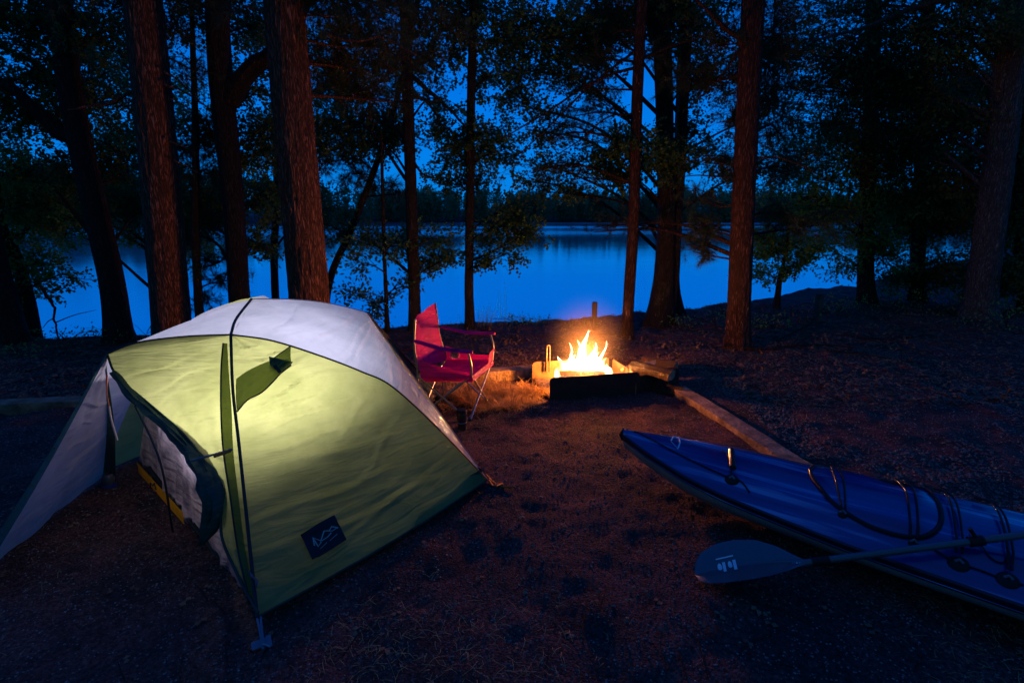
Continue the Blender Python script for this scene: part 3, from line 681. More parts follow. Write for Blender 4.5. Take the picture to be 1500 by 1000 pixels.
seamCG = fit([C, PY(400, 500, 2.64), PY(470, 522, 2.68), PY(530, 545, 2.72), PY(575, 567, 2.76), PY(640, 626, 2.83), Gc], NS)
poleCB = fit([C, PY(348, 468, 2.80), B], 24)
AC = fit([A, PY(200, 503, 2.5), PY(270, 494, 2.55), C], NS)
def ruled(a, b, m=40, sag=0.0, out=(0, 0, 0), wr=.006, seed=0, wf=5, cre=()):
    t = np.linspace(0, 1, m)[None, :, None]
    G_ = a[:, None]*(1-t)+b[:, None]*t
    w_ = np.linalg.norm(a-b, axis=1)[:, None, None]
    G_ = G_+np.sin(np.pi*t)*np.asarray(out)[None, None]*sag*w_
    nn = np.cross(a[-1]-a[0], b[len(b)//2]-a[len(a)//2]); nn /= np.linalg.norm(nn)+1e-9
    n_ = fbm(G_*np.array([wf, wf, wf]), 3, seed)
    env = np.sin(np.pi*np.clip(t, 0, 1))[..., 0]
    # tension folds running from corner to corner
    fold = np.sin((t[..., 0]*9+np.linspace(0, 1, len(a))[:, None]*3+n_*1.2)*2.2)
    G_ = G_+(n_*wr*2+fold*wr*.35)[..., None]*env[..., None]*nn
    ss = np.linspace(0, 1, len(a))[:, None]; T1 = t[..., 0]
    for s0, s1, t0, t1, dep, wid in cre:      # narrow tension creases
        f = np.clip((T1-t0)/(t1-t0), 0, 1); line = s0+(s1-s0)*f+.008*np.sin(f*9+s0*40)
        inn = np.sin(np.pi*f)**.6
        q = (ss-line)/wid
        G_ = G_+(dep*np.exp(-q*q)*inn-dep*.6*np.exp(-((q-1.6)**2))*inn)[..., None]*nn
    return G_
def surf(name, G_, m, parent=fly):
    g = Geo(); g.grid(G_); return g.build(name, m, parent)
outDG = np.array([.3, -.9, .1])
# end panel: D..C against G..C
b_ = seamCG[::-1]
CR = [(.58, .52, .02, .85, .010, .011), (.62, .60, .02, .95, .009, .010), (.66, .68, .0, .9, .010, .010), (.70, .78, .0, 1, .009, .009), (.52, .40, .0, .8, .010, .013), (.45, .30, .05, .9, .008, .016),
      (.30, .22, .0, .7, .008, .014), (.18, .10, .0, .9, .008, .012), (.08, .16, .1, 1, .007, .011), (.85, .80, .4, 1, .007, .008), (.38, .55, .4, 1, .008, .012), (.25, .42, .5, 1, .008, .012), (.92, .9, .1, 1, .005, .006)]
P1 = ruled(legDC, b_, 90, .035, outDG, .009, 1, 4, CR)
end_panel = surf('side_panel', P1, M['fly_green']); end_panel['label'] = 'green end panel with a sewn patch'
# door panel with its curved free edge
free = fit([D+np.array([0, 0, .015]), PY(352, 850, 1.86), PY(326, 790, 2.0), PY(322, 735, 2.08), PY(306, 690, 2.17), PY(272, 640, 2.3), PY(218, 592, 2.42), PY(172, 552, 2.49), A], NS)
P2 = ruled(legDC, free, 60, .02, np.array([-.7, -.6, .1]), .007, 2, 5, [(.9, .8, .05, 1, .008, .009), (.8, .66, .0, 1, .008, .011), (.7, .6, .05, 1, .008, .010), (.95, .9, .1, 1, .006, .007), (.5, .5, 0, 1, .006, .012), (.84, .76, .1, 1, .005, .006)])
dp = surf('door_panel', P2, M['fly_green']); 
# tri between A-C and last ruling is degenerate at C/A: panel above the curved edge
surf('door_panel', ruled(AC[::-1], C+(A-C)*np.linspace(0, 1, NS)[:, None], 5, 0, (0, 0, 0), 0), M['fly_green'])
# white roof
AB = bulge(A, B, NS, .02); 
CB = fit([C, PY(348, 468, 2.80), B], NS)
P3 = ruled(AC[::-1], np.vstack([fit([B, (A+B)/2+[0, 0, .015], A], NS)]), 30, 0.0, (0, 0, 1), .004, 3, 4)
r1 = surf('roof_panel', P3, M['fly_white'])
BE = bulge(B, E, NS//2, .035); EG = fit([E, PY(590, 530, 3.48), PY(625, 578, 3.30), Gc], NS-NS//2)
BEG = np.vstack([BE, EG])
P4 = ruled(seamCG, BEG, 60, .0, (0, 0, 1), .008, 4, 4, [(.30, .52, 0, 1, .010, .010), (.36, .52, 0, 1, .010, .009), (.2, .45, .1, 1, .008, .010), (.5, .6, 0, 1, .008, .01), (.65, .7, 0, 1, .006, .01), (.1, .2, .1, 1, .006, .012)])
r2 = surf('roof_panel', P4, M['fly_white'])
BK = bulge(B, K, NS, .30); AK = bulge(A, K, NS, .02)
BF = bulge(B, F, NS, .36); EF = bulge(E, F, NS, .03)
r4 = surf('roof_panel', ruled(BK, BF, 30, .06, (-.5, .4, .4), .006, 6), M['fly_green'])
EBx = np.vstack([np.repeat(E[None], 1, 0), fit([E, F], NS-1)])
r5 = surf('roof_panel', ruled(BF, EBx, 24, .0, (0, 0, 1), .006, 7), M['fly_white'])
ABK = np.vstack([np.repeat(A[None], 1, 0), fit([A, (A+K)/2+[0, 0, .03], K], NS-1)])
r3 = surf('roof_panel', ruled(BK, ABK, 24, .0, (0, 0, 1), .006, 5), M['fly_white'])
r5b = surf('side_panel', ruled(fit([E, Gc], NS)[:, :], fit([E, F], NS), 24, .0, (0, 0, 1), .004, 8), M['fly_green'])
# vestibule: triangle A - stake - K, plus green edge band
VA = bulge(A, V0, NS, -.03); KA = fit([A, (A+K)/2+[0.02, 0, -.02], K+[0.05, -.05, .0]], NS)
vest = surf('vestibule', ruled(VA, KA, 46, .05, (-.3, .4, 0), .016, 9, 5, [(.2, .35, 0, 1, .012, .012), (.45, .5, 0, 1, .012, .012), (.65, .6, .1, 1, .012, .014), (.8, .85, 0, 1, .01, .012), (.33, .4, .0, .8, .01, .01)]), M['fly_grey'])
vo = np.array([.055, -.035, .0])
band = surf('vestibule_edge', ruled(VA+[0, -.006, .006], VA+np.linspace(.15, 1, NS)[:, None]*vo*1.6+np.array([0, -.008, .002]), 5, 0, (0, 0, 0), 0), M['flap_green'])
kb = KA+np.array([0, -.012, .0]); band2 = surf('vestibule_edge', ruled(kb, kb+np.linspace(0, 1, NS)[:, None]*np.array([.10, -.02, .0])+np.array([0, -.004, 0]), 5, .1, (0, -.2, 0), .006, 3), M['flap_green'])
# seams and poles
def seam(name, P_, r_, m='black_tape', off=(0, 0, .004), n=7, parent=fly):
    g = Geo(); g.tube(np.asarray(P_)+np.array(off), r_, n); return g.build(name, M[m], parent)
seam('pole', np.vstack([legDC, CB[1:]]), .0075, off=(-.002, -.008, .006))

seam('seam', AC, .0045); seam('seam', seamCG[:NS*3//4], .0048, off=(0, -.003, .004)); seam('seam', seamCG[NS*3//4-1:], .004, 'orange_cord', off=(0, -.003, .004))
seam('seam', BEG, .003, 'fly_grey'); seam('seam', free, .006, 'flap_green'); seam('seam', VA, .006, 'flap_green')
# hem of end panel and door panel
seam('seam', P1[0], .005, 'flap_green')
# rolled door flap bunched along the free edge
fl = fit([PY(165, 545, 2.485), PY(205, 590, 2.40), PY(252, 632, 2.31), PY(290, 672, 2.21), PY(312, 712, 2.11), PY(316, 750, 2.05), PY(302, 785, 2.02), PY(292, 800, 2.0)], 60)
gf = Geo(); tt = np.linspace(0, 1, 60)
rad = .010+.022*np.sin(np.pi*np.clip(tt*.62+.1, 0, 1))**1.5+.02*np.exp(-((tt-.83)/.12)**2); rad[-4:] *= [.9, .7, .5, .25]
G_ = gf.tube(fl, rad, 20, flat=.45)
gf = Geo(); ctr = fl[:, None]; dirn = G_-ctr
nz = fbm(np.stack([np.broadcast_to(np.linspace(0, 5, 60)[:, None], (60, 20)), np.cos(np.linspace(0, 6.28, 20, endpoint=False))[None]*2+0*tt[:, None], np.sin(np.linspace(0, 6.28, 20, endpoint=False))[None]*2+0*tt[:, None]], -1)*1.6, 3, 4)
G_ = ctr+dirn*(1+nz[..., None]*1.1)
gf.grid(G_, closed_v=True); gf.build('rolled_flap', M['flap_green'], fly)
# toggle strap holding the flap
seam('tie_strap', fit([PY(286, 672, 2.16), PY(322, 662, 2.16), PY(347, 655, 2.2)], 8), .005, 'webbing', off=(-.01, -.02, 0))
seam('tie_strap', fit([PY(322, 664, 2.15), PY(346, 656, 2.2)], 8), .008, 'orange_cord', off=(-.012, -.028, 0))
seam('guy_line', fit([PY(160, 596, 2.46), PY(163, 615, 2.45), PY(172, 646, 2.43)], 8), .005, 'rope')
seam('guy_line', fit([PY(158, 550, 2.49), PY(157, 575, 2.47), PY(160, 596, 2.46)], 8), .0022, 'orange_cord')
# survey helper: drop points on the end panel
def on_grid(G_, u, v, off=.01):
    vs = [Vector(p) for p in G_.reshape(-1, 3)]
    a, b = G_.shape[:2]; ps = [(i*b+j, (i+1)*b+j, (i+1)*b+j+1, i*b+j+1) for i in range(a-1) for j in range(b-1)]
    key = id(G_)
    if key not in _bv: _bv[key] = BVHTree.FromPolygons(vs, ps)
    d = Vector(ray(u, v)).normalized()
    h = _bv[key].ray_cast(Vector((0, 0, CH)), d)
    if h[0] is None: return None
    n_ = h[1] if h[1].dot(d) < 0 else -h[1]
    return np.array(h[0]+n_*off)
_bv = {}
sl1 = [on_grid(P2, *q, .008) for q in [(328, 503), (325, 540), (325, 600), (329, 660), (338, 730), (350, 800), (366, 872)]]
sl2 = [on_grid(P2, *q, .008) for q in [(334, 503), (336, 540), (340, 600), (343, 660), (350, 730), (360, 800), (371, 872)]]
sl = [(a, b) for a, b in zip(sl1, sl2) if a is not None and b is not None]
seam('seam', cat_rom([a for a, b in sl], 50), .004, off=(0, 0, 0))
surf('pole_sleeve', ruled(cat_rom([a for a, b in sl], 50), cat_rom([b for a, b in sl], 50), 6, .0, (0, 0, 0), .002, 3, 12), M['vent_green'])
# vent near the hub: its shadow put in as a dark green triangle
up_ = [(347, 556), (362, 545), (380, 536), (398, 528), (412, 519), (426, 508), (450, 512), (480, 519), (498, 524)]
lo_ = [(349, 606), (366, 592), (382, 574), (396, 558), (408, 546), (424, 535), (444, 528), (470, 524), (498, 525)]
U_ = []; L_ = []
for (a, b) in zip(up_, lo_):
    pa = on_grid(P1, *a, .012); pb = on_grid(P1, *b, .03)
    if pa is not None and pb is not None: U_.append(pa); L_.append(pb)
surf('vent_shade', ruled(cat_rom(U_, 40), cat_rom(L_, 40), 14, .03, (-.2, -.9, 0), .008, 12, 14), M['vent_green'])
seam('seam', cat_rom(L_, 40), .0035, off=(0, 0, 0)); seam('seam', cat_rom(U_[3:6], 12), .003, off=(0, 0, 0))
dk = [on_grid(P1, *q, .02) for q in [(394, 524), (428, 530), (409, 549), (397, 541)]]
g = Geo(); g.add(dk, [[0, 1, 2, 3]]); g.build('vent_prop', M['flap_green'], fly)
seam('vent_tab', [on_grid(P1, 405, 540, .03), on_grid(P1, 414, 551, .035)], .009)
# sewn patch
pc = [(439, 783), (489, 755), (507, 792), (457, 821)]
Q = [on_grid(P1, *q, .006) for q in pc]
g = Geo(); nn_ = 12
uu = np.linspace(0, 1, nn_)
PG = np.array([[(1-a)*(1-b)*np.array(pc[0])+a*(1-b)*np.array(pc[1])+a*b*np.array(pc[2])+(1-a)*b*np.array(pc[3]) for b in uu] for a in uu])
G3 = np.array([[on_grid(P1, *PG[i, j], .012) for j in range(nn_)] for i in range(nn_)])
g.grid(G3); patch = g.build('patch', M['patch'], fly); patch['label'] = 'black square patch with a pale mountain line'
def patch_pt(a, b, off=.0155):
    q = (1-a)*(1-b)*np.array(pc[0])+a*(1-b)*np.array(pc[1])+a*b*np.array(pc[2])+(1-a)*b*np.array(pc[3])
    return on_grid(P1, *q, off)
gm = Geo()
def pstroke(pts, r_): gm.tube([patch_pt(a, b) for a, b in pts], r_, 5, flat=.5)
pstroke([(.20, .62), (.24, .36), (.40, .58), (.58, .30), (.70, .44), (.80, .26), (.93, .44)], .0035)
pstroke([(.42, .60), (.60, .58), (.72, .52)], .0032); pstroke([(.24, .40), (.28, .72), (.40, .62)], .0034)
pstroke([(.62, .38), (.76, .50), (.90, .48)], .0028)
pstroke([(.30, .82), (.44, .76), (.52, .74)], .0014); pstroke([(.60, .74), (.72, .70), (.84, .66)], .0014)
gm.build('emblem', M['patch_mark'], patch)
# inner tent
Di = PZ(372, 912, .0)+[-.0, .05, 0]; Ki = PZ(188, 655, 0.0); Gi = Gc+np.array([-.02, .0, 0]); Gi[2] = 0; Fi = Gi+Ki-Di
for p_ in (Di, Ki, Gi, Fi): p_[2] = float(gz(p_[0], p_[1]))+.0
inner = fly
def wall(a, b, h, lean=.0, m='tub', name='bathtub_floor'):
    a_ = cat_rom([a, b], 40); c_ = (Di+Fi)/2; inn = (c_-a_); inn[:, 2] = 0; inn /= np.linalg.norm(inn, axis=1)[:, None]
    return ruled(a_, a_+inn*lean+[0, 0, h], 6, .04, (0, 0, 0), .004, 5, 6)
gt = Geo()
for a, b, h_ in ((Di, Ki, .03), (Di, Gi, .10), (Gi, Fi, .10), (Fi, Ki, .10)): gt.grid(wall(a, b, h_, .015))
gt.grid(ruled(cat_rom([Di, Ki], 10)+[0, 0, .012], cat_rom([Gi, Fi], 10)+[0, 0, .012], 10, 0, (0, 0, 0), .0))
gt.build('bathtub_floor', M['tub'], fly)
# inner wall towards the door with folds
apex = A+np.array([.16, .16, .02]); nA = 80
Ain = A+np.array([.20, .24, -.05])
def inner_pt(u, v):
    n_ = np.cross(Ki-Di, Ain-Di); d = ray(u, v); o_ = np.array([0, 0, CH]); t = np.dot(Di-o_, n_)/np.dot(d, n_); return o_+d*t
bot = cat_rom([Di+[0, 0, .09], inner_pt(282, 790), inner_pt(200, 690)], nA)
top = cat_rom([Di+[0, 0, .2], inner_pt(332, 800), inner_pt(330, 725), inner_pt(316, 665), inner_pt(275, 608), inner_pt(230, 570), inner_pt(190, 572)], nA)
G_ = ruled(bot, top, 60, .03, (.1, .1, 0), .004, 21, 6)
uu_ = np.stack([np.broadcast_to(np.linspace(0, 1, nA)[:, None]*22, G_.shape[:2]), np.broadcast_to(np.linspace(0, 1, 60)[None]*1.6, G_.shape[:2]), np.zeros(G_.shape[:2])], -1)
fo = fbm(uu_, 3, 5)*.030
G_ = G_+fo[..., None]*np.array([-.6, -.78, 0])
surf('inner_wall', G_, M['inner_mesh'])
surf('inner_light_block', ruled(cat_rom([inner_pt(200, 690), Fi], 30), cat_rom([inner_pt(190, 572), B+(K-B)*.2-[0, 0, .08], (B+F)/2-[0, 0, .05]], 30), 20, .03, (0, 0, 0), .01, 23), M['tub'])  # opaque dark wall added to block lamp light and keep the gap dark
ys0 = PZ(200, 676, .05); ys1 = PZ(272, 772, .03)
def inner_line(u, v, z):  # point on the plane of the inner wall foot
    d = ray(u, v); n_ = np.cross(Ki-Di, [0, 0, 1.]); o_ = np.array([0, 0, CH]); t = np.dot(Di+(-np.array([.045, .06, 0]))-o_, n_)/np.dot(d, n_); return o_+d*t
ya = cat_rom([inner_line(200, 676, 0), inner_line(268, 750, 0)], 30)
yb = cat_rom([inner_line(203, 692, 0), inner_line(270, 768, 0)], 30)
yel = surf('sill_strip', ruled(ya, yb, 6, 0, (0, 0, 0), .003, 4, 10), M['yellow']); yel['label'] = 'orange-yellow strip along the foot of the door'
seam('seam', cat_rom([inner_line(215, 590, 0), inner_line(252, 670, 0), inner_line(270, 772, 0)], 30), .005, off=(-.03, -.04, 0))
gm = Geo()
for pts in ([(224, 714), (223, 706), (227, 710), (229, 706), (232, 716)], [(223, 718), (232, 720)]):
    gm.tube([inner_line(u, v, 0)+[-.006, -.008, 0] for u, v in pts], .0035, 5)
for k in range(7):
    u0 = 236+k*3.1; v0 = 725+k*3.7
    gm.tube([inner_line(u0, v0, 0)+[-.006, -.008, 0], inner_line(u0+1.4, v0+3.0, 0)+[-.006, -.008, 0]], .0013, 4)
gm.build('emblem', M['patch'], yel)
# back vestibule edge strap E -> stake, with a narrow open flap
St = PZ(645, 577, .01); ES = bulge(E, St, 30, -.02)
surf('rear_flap', ruled(ES, bulge(E, St+[-.05, -.35, .05], 30, -.02), 10, .05, (0, 0, 0), .012, 31), M['flap_green'])
seam('seam', ES, .007, 'tub')
# white door toggle & strap on the roof's lit side
seam('tie_strap', [PY(578, 559, 3.2), PY(595, 560, 3.2)], .008, 'fly_white', off=(0, -.02, .01))
# corner straps
g = Geo(); q0 = D+[0, 0, 0]; e0 = PZ(386, 950, .012)
for dx in (-.008, .008): g.tube(cat_rom([q0+[dx, 0, 0], (q0+e0)/2+[dx*.6, 0, .02], e0+[dx*.3, 0, 0]], 10), .0045, 6)
ax = axes(e0-q0, [0, 0, 1])
g.box(PZ(381, 942, .012), (.035, .06, .006), ax, .003); g.box(PZ(394, 938, .012), (.05, .018, .006), ax, .003)
g.build('corner_strap', M['webbing'], fly)
g = Geo(); q0 = Gc
for pts in ([(712, 695), (722, 706), (735, 712), (755, 713)], [(716, 703), (722, 711), (730, 709), (738, 710)], [(727, 712), (737, 708), (744, 712)]):
    g.tube(cat_rom([PZ(u, v, .03 if i == 0 else .012) for i, (u, v) in enumerate(pts)], 14), .0065, 6)
g.build('corner_strap', M['orange_cord'], fly)

def simple_stake(base, tipdir, label):
    t = empty('tent_stake', base, label, 'tent stake')
    g = Geo(); b0 = np.asarray(base, float); tp = b0+np.array(tipdir)
    g.tube([b0-[0, 0, .05], b0, tp], .004, 6); g.build('shaft', M['tube_steel'], t)
    g = Geo(); g.tube([tp+[-.012, 0, 0], tp, tp+[.02, -.004, -.006]], .005, 6); g.build('hook', M['tube_steel'], t)
simple_stake(PZ(388, 951, 0), (.012, -.012, .035), 'small metal stake in the gravel at the nearest tent corner')

# ------------------------------------------------------------------ lantern light in the tent, firelight
def lamp(name, typ, loc, energy, color, size=.03, **k):
    d = bpy.data.lights.new(name, typ); d.energy = energy; d.color = color
    if typ != 'AREA': d.shadow_soft_size = size
    for a, b in k.items(): setattr(d, a, b)
    o = bpy.data.objects.new(name, d); COL.objects.link(o); o.location = [float(c) for c in loc]
    return o
LP = np.array([-1.32, 2.80, .27])
s_ = lamp('tent_headlamp', 'SPOT', LP, LAMP_SPOT, (.86, .84, 1.0), .02, spot_size=R(166), spot_blend=.75)
s_.rotation_euler = Vector((-.22, -.12, .97)).to_track_quat('-Z', 'Y').to_euler()
lamp('tent_glow', 'POINT', (-1.5, 3.0, .6), LAMP_GLOW, (.88, .86, 1.0), .06)

# ------------------------------------------------------------------ fire box
ang = math.atan2(.18, .845)
FB = PZ(871, 583, 0)                    # middle of the front panel's foot
fx = np.array([math.cos(ang), math.sin(ang), 0]); fy = np.array([-fx[1], fx[0], 0])
WB, DB, HB = .86, .60, .225
FC = FB+fy*DB/2; FC[2] = 0
fb = empty('fire_ring', FC, 'low black steel fire box open on its left side, full of flames', 'fire box')
def rounded_plate(c, w_, h_, th, xdir, rad_=.035, z0=-.02):
    pts = []
    for cx, cz, a0 in ((w_/2-rad_, h_-rad_, 0), (-w_/2+rad_, h_-rad_, 90)):
        for k in range(7):
            a = math.radians(a0+k*15); pts.append((cx+rad_*math.cos(a), cz+rad_*math.sin(a)))
    pts = [(w_/2, z0)]+pts+[(-w_/2, z0)]
    nrm = np.cross(xdir, [0, 0, 1.]); V = []
    for s2 in (-th/2, th/2):
        for (a, z) in pts: V.append(c+xdir*a+np.array([0, 0, z])+nrm*s2)
    return np.array(V), len(pts)
def plate_obj(name, c, w_, h_, th, xdir, m, parent, rad_=.035):
    V, n_ = rounded_plate(np.asarray(c, float), w_, h_, th, xdir, rad_)
    me = bpy.data.meshes.new(name)
    F_ = [list(range(n_)), list(range(2*n_-1, n_-1, -1))]+[[i, (i+1) % n_, (i+1) % n_+n_, i+n_][::-1] for i in range(n_)]
    me.from_pydata([tuple(v) for v in V], [], F_); me.update()
    return link(name, me, m, parent)
def at(a, b, z=0): return FC*[1, 1, 0]+fx*a+fy*b+np.array([0, 0, z])
plate_obj('front_plate', at(.0, -DB/2), WB, HB, .008, fx, M['dark_steel'], fb)
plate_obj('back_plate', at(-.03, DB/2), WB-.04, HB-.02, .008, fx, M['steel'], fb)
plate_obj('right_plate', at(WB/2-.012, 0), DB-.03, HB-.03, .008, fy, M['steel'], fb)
g = Geo(); g.tube([at(-WB/2+.01, DB/2-.01, .02), at(-WB/2+.01, -DB/2+.02, .02)], .012, 6); g.build('bottom_rail', M['steel'], fb)
# upright slotted grate bar on the back plate
g = Geo()
q = cat_rom([at(-.30, DB/2-.03, .10), at(-.30, DB/2-.03, .35), at(-.285, DB/2-.03, .375), at(-.27, DB/2-.03, .35), at(-.27, DB/2-.03, .10)], 40)
g.tube(q, .0085, 8); g.build('grate_post', M['steel'], fb)
g = Geo()
nx = 30; ax_ = np.linspace(-WB/2+.02, WB/2-.03, nx); ay_ = np.linspace(-DB/2+.02, DB/2-.02, 24)
XX, YY = np.meshgrid(ax_, ay_, indexing='ij')
ZZ = .028+.02*fbm(np.stack([XX*9, YY*9, 0*XX], -1), 3, 3)+.045*np.exp(-((XX-.02)**2+YY**2)/.03)
g.grid(FC*[1, 1, 0]+XX[..., None]*fx+YY[..., None]*fy+ZZ[..., None]*np.array([0, 0, 1.])); g.build('ash_bed', M['ash'], fb)
# burning logs
def log(name, a, b, r_, m, label=None, cat=None, group=None, split=False, seed=0, parent=None):
    a = np.asarray(a, float); b = np.asarray(b, float); c = (a+b)/2
    root = empty(name, c, label, cat, group) if parent is None else parent
    n_ = 20; k = 16; th = np.linspace(0, 2*np.pi, k, endpoint=False)
    d = (b-a)/np.linalg.norm(b-a); u_ = np.cross(d, [0, 0, 1.]); u_ /= np.linalg.norm(u_); v_ = np.cross(u_, d)
    t = np.linspace(0, 1, n_)
    prof = np.ones(k)
    if split:
        prof = 1/np.maximum(.55, np.maximum(np.abs(np.cos(th+seed))*1.0, np.cos(th*1.5+seed)*1.0)); prof *= .72
        prof = np.clip(prof, .5, 1.25)
    nz = fbm(np.stack([np.cos(th)[None]*2+0*t[:, None], np.sin(th)[None]*2+0*t[:, None], t[:, None]*4+seed+0*th[None]], -1), 3, seed)
    RR = r_*(1+.22*nz)*prof[None]
    G_ = (a+(b-a)*t[:, None])[:, None]+RR[..., None]*(np.cos(th)[None, :, None]*u_+np.sin(th)[None, :, None]*v_)
    g = Geo(); g.grid(G_, closed_v=True); g.build('bark' if parent is None else 'burning_log', m, root)
    g = Geo()
    for e, s2 in ((0, -1), (n_-1, 1)):
        cc = G_[e].mean(0)+d*s2*.003
        V = np.vstack([G_[e]+d*s2*.001, (G_[e]+cc)/2+d*s2*.002, cc[None]])
        Fq = [[i, (i+1) % k, k+(i+1) % k, k+i] for i in range(k)]; Ft = [[k+i, k+(i+1) % k, 2*k, 2*k] for i in range(k)]
        Fq = Fq+Ft
        g.add(V, Fq if s2 > 0 else [f[::-1] if f[2] != f[3] else [f[1], f[0], f[2], f[2]] for f in Fq])
    g.build('cut_face' if parent is None else 'burning_log', M['split_wood'] if parent is None else m, root)
    return root
for k, (a, b) in enumerate([(at(-.28, -.06, .06), at(.22, .08, .08)), (at(-.2, .14, .06), at(.28, -.08, .09)), (at(-.24, .02, .14), at(.2, -.02, .12))]):
    log('burning_log', a, b, .045, M['log_bark'], seed=k+2, parent=fb)

# flames: glowing gas in tapered tongues
fm = bpy.data.materials.new('flame_gas'); fm.use_nodes = True
nt = fm.node_tree; nt.nodes.remove(nt.nodes['Principled BSDF'])
em = nt.nodes.new('ShaderNodeEmission'); tc = nt.nodes.new('ShaderNodeTexCoord'); sx = nt.nodes.new('ShaderNodeSeparateXYZ')
nt.links.new(tc.outputs['Object'], sx.inputs[0])
cr = nt.nodes.new('ShaderNodeValToRGB'); mr = nt.nodes.new('ShaderNodeMapRange'); mr.inputs['From Min'].default_value = 0; mr.inputs['From Max'].default_value = .55
nt.links.new(sx.outputs[2], mr.inputs[0]); nt.links.new(mr.outputs[0], cr.inputs[0])
cr.color_ramp.elements[0].color = (1, .55, .22, 1); cr.color_ramp.elements[1].color = (1, .20, .012, 1); cr.color_ramp.elements[0].position = .25
nt.links.new(cr.outputs[0], em.inputs['Color'])
m2 = nt.nodes.new('ShaderNodeMapRange'); m2.inputs['From Min'].default_value = .10; m2.inputs['From Max'].default_value = .44
m2.inputs['To Min'].default_value = FLAME; m2.inputs['To Max'].default_value = FLAME*.035
nt.links.new(sx.outputs[2], m2.inputs[0])
nf = nt.nodes.new('ShaderNodeTexNoise'); nf.inputs['Scale'].default_value = 11; nf.inputs['Detail'].default_value = 3; nf.inputs['Distortion'].default_value = 1
mpf = nt.nodes.new('ShaderNodeMapping'); mpf.inputs['Scale'].default_value = (1.3, 1.3, .55); nt.links.new(tc.outputs['Object'], mpf.inputs[0]); nt.links.new(mpf.outputs[0], nf.inputs['Vector'])
m3 = nt.nodes.new('ShaderNodeMapRange'); m3.inputs['From Min'].default_value = .42; m3.inputs['From Max'].default_value = .6; m3.inputs['To Min'].default_value = .02; m3.inputs['To Max'].default_value = 2.0
nt.links.new(nf.outputs[0], m3.inputs[0])
mu = nt.nodes.new('ShaderNodeMath'); mu.operation = 'MULTIPLY'
nt.links.new(m2.outputs[0], mu.inputs[0]); nt.links.new(m3.outputs[0], mu.inputs[1]); nt.links.new(mu.outputs[0], em.inputs['Strength'])
nt.links.new(em.outputs[0], nt.nodes['Material Output'].inputs['Volume'])
fl_root = empty('campfire_flames', at(0, 0, 0), 'bright yellow campfire flames leaping from the steel fire box', 'fire')
rf = np.random.default_rng(12)
def tongue(a, b, h, r_, lean, parent, seed):
    n_ = 22; t = np.linspace(0, 1, n_); k = 12
    base = at(a, b, .05)
    amp = .035*t**1.3
    px_ = lean*t**1.4+amp*np.sin(t*7+seed); py_ = amp*.7*np.cos(t*6+seed*1.7)
    C_ = base+px_[:, None]*fx+py_[:, None]*fy+np.stack([0*t, 0*t, t*h], -1)
    rr = r_*1.25*np.sin(np.pi*(t*.82+.18)**.75)**.9*(1-t)**.35+.0012
    g = Geo(); th = np.linspace(0, 2*np.pi, k, endpoint=False)
    nz = 1+.45*fbm(np.stack([np.cos(th)[None]+0*t[:, None], np.sin(th)[None]+0*t[:, None], 5*t[:, None]+seed+0*th[None]], -1)*1.5, 2, seed)
    G_ = C_[:, None]+(rr[:, None]*nz)[..., None]*(np.cos(th)[None, :, None]*np.array([1, 0, 0])+np.sin(th)[None, :, None]*np.array([0, 1., 0]))
    g.grid(G_, closed_v=True)
    for e in (0, n_-1):
        V = np.vstack([G_[e], G_[e].mean(0)[None]]); g.add(V, [[i, (i+1) % k, k] if e else [(i+1) % k, i, k] for i in range(k)])
    g.build('flame_tongue', fm, parent)
# shapes surveyed from the photo: (offset, height)
for k, (a, b, h, r_, ln) in enumerate([(-.01, .0, .52, .05, .01), (.07, .02, .40, .05, .02), (-.12, .0, .30, .06, -.01), (-.2, .02, .27, .07, -.02), (.12, -.02, .31, .055, .03), (.19, .0, .25, .06, .01),
        (-.06, -.05, .34, .085, .0), (.05, -.05, .34, .09, .01), (.14, .04, .28, .075, -.02), (-.15, -.04, .24, .08, .02), (.0, .08, .26, .1, .0), (.1, .1, .24, .09, .0), (-.1, .1, .27, .08, .0),
        (.17, .03, .40, .016, .03), (-.15, .05, .39, .014, .02), (.0, .05, .42, .03, -.03), (.22, -.03, .2, .05, .02), (-.25, .0, .17, .05, -.01), (.03, -.1, .2, .09, .02), (-.09, -.1, .18, .08, .0), (.13, -.1, .17, .08, .0)]):
    tongue(a, b, h, r_, ln, fl_root, k+1)
lamp('fire_low_light', 'POINT', at(-.02, .02, .13), FIRE_LOW, (1.0, .30, .035), .05)
lamp('fire_light', 'POINT', at(.02, .0, .36), FIRE_HI, (1.0, .27, .05), .07)

# lens bloom round the flames, put in as a thin scattering volume
sm = bpy.data.materials.new('bloom'); sm.use_nodes = True
nt = sm.node_tree; nt.nodes.remove(nt.nodes['Principled BSDF'])
vs = nt.nodes.new('ShaderNodeVolumeScatter'); vs.inputs['Color'].default_value = (.9, .8, .7, 1); vs.inputs['Density'].default_value = BLOOM; vs.inputs['Anisotropy'].default_value = .3
tc = nt.nodes.new('ShaderNodeTexCoord'); le = nt.nodes.new('ShaderNodeVectorMath'); le.operation = 'LENGTH'
nt.links.new(tc.outputs['Object'], le.inputs[0])
mr = nt.nodes.new('ShaderNodeMapRange'); mr.inputs['From Min'].default_value = 1; mr.inputs['From Max'].default_value = 0; mr.inputs['To Max'].default_value = BLOOM
mr.interpolation_type = 'SMOOTHERSTEP'
nt.links.new(le.outputs['Value'], mr.inputs[0]); nt.links.new(mr.outputs[0], vs.inputs['Density'])
nt.links.new(vs.outputs[0], nt.nodes['Material Output'].inputs['Volume'])
bm = bmesh.new(); bmesh.ops.create_icosphere(bm, subdivisions=4, radius=1); me = bpy.data.meshes.new('bloom'); bm.to_mesh(me); bm.free()
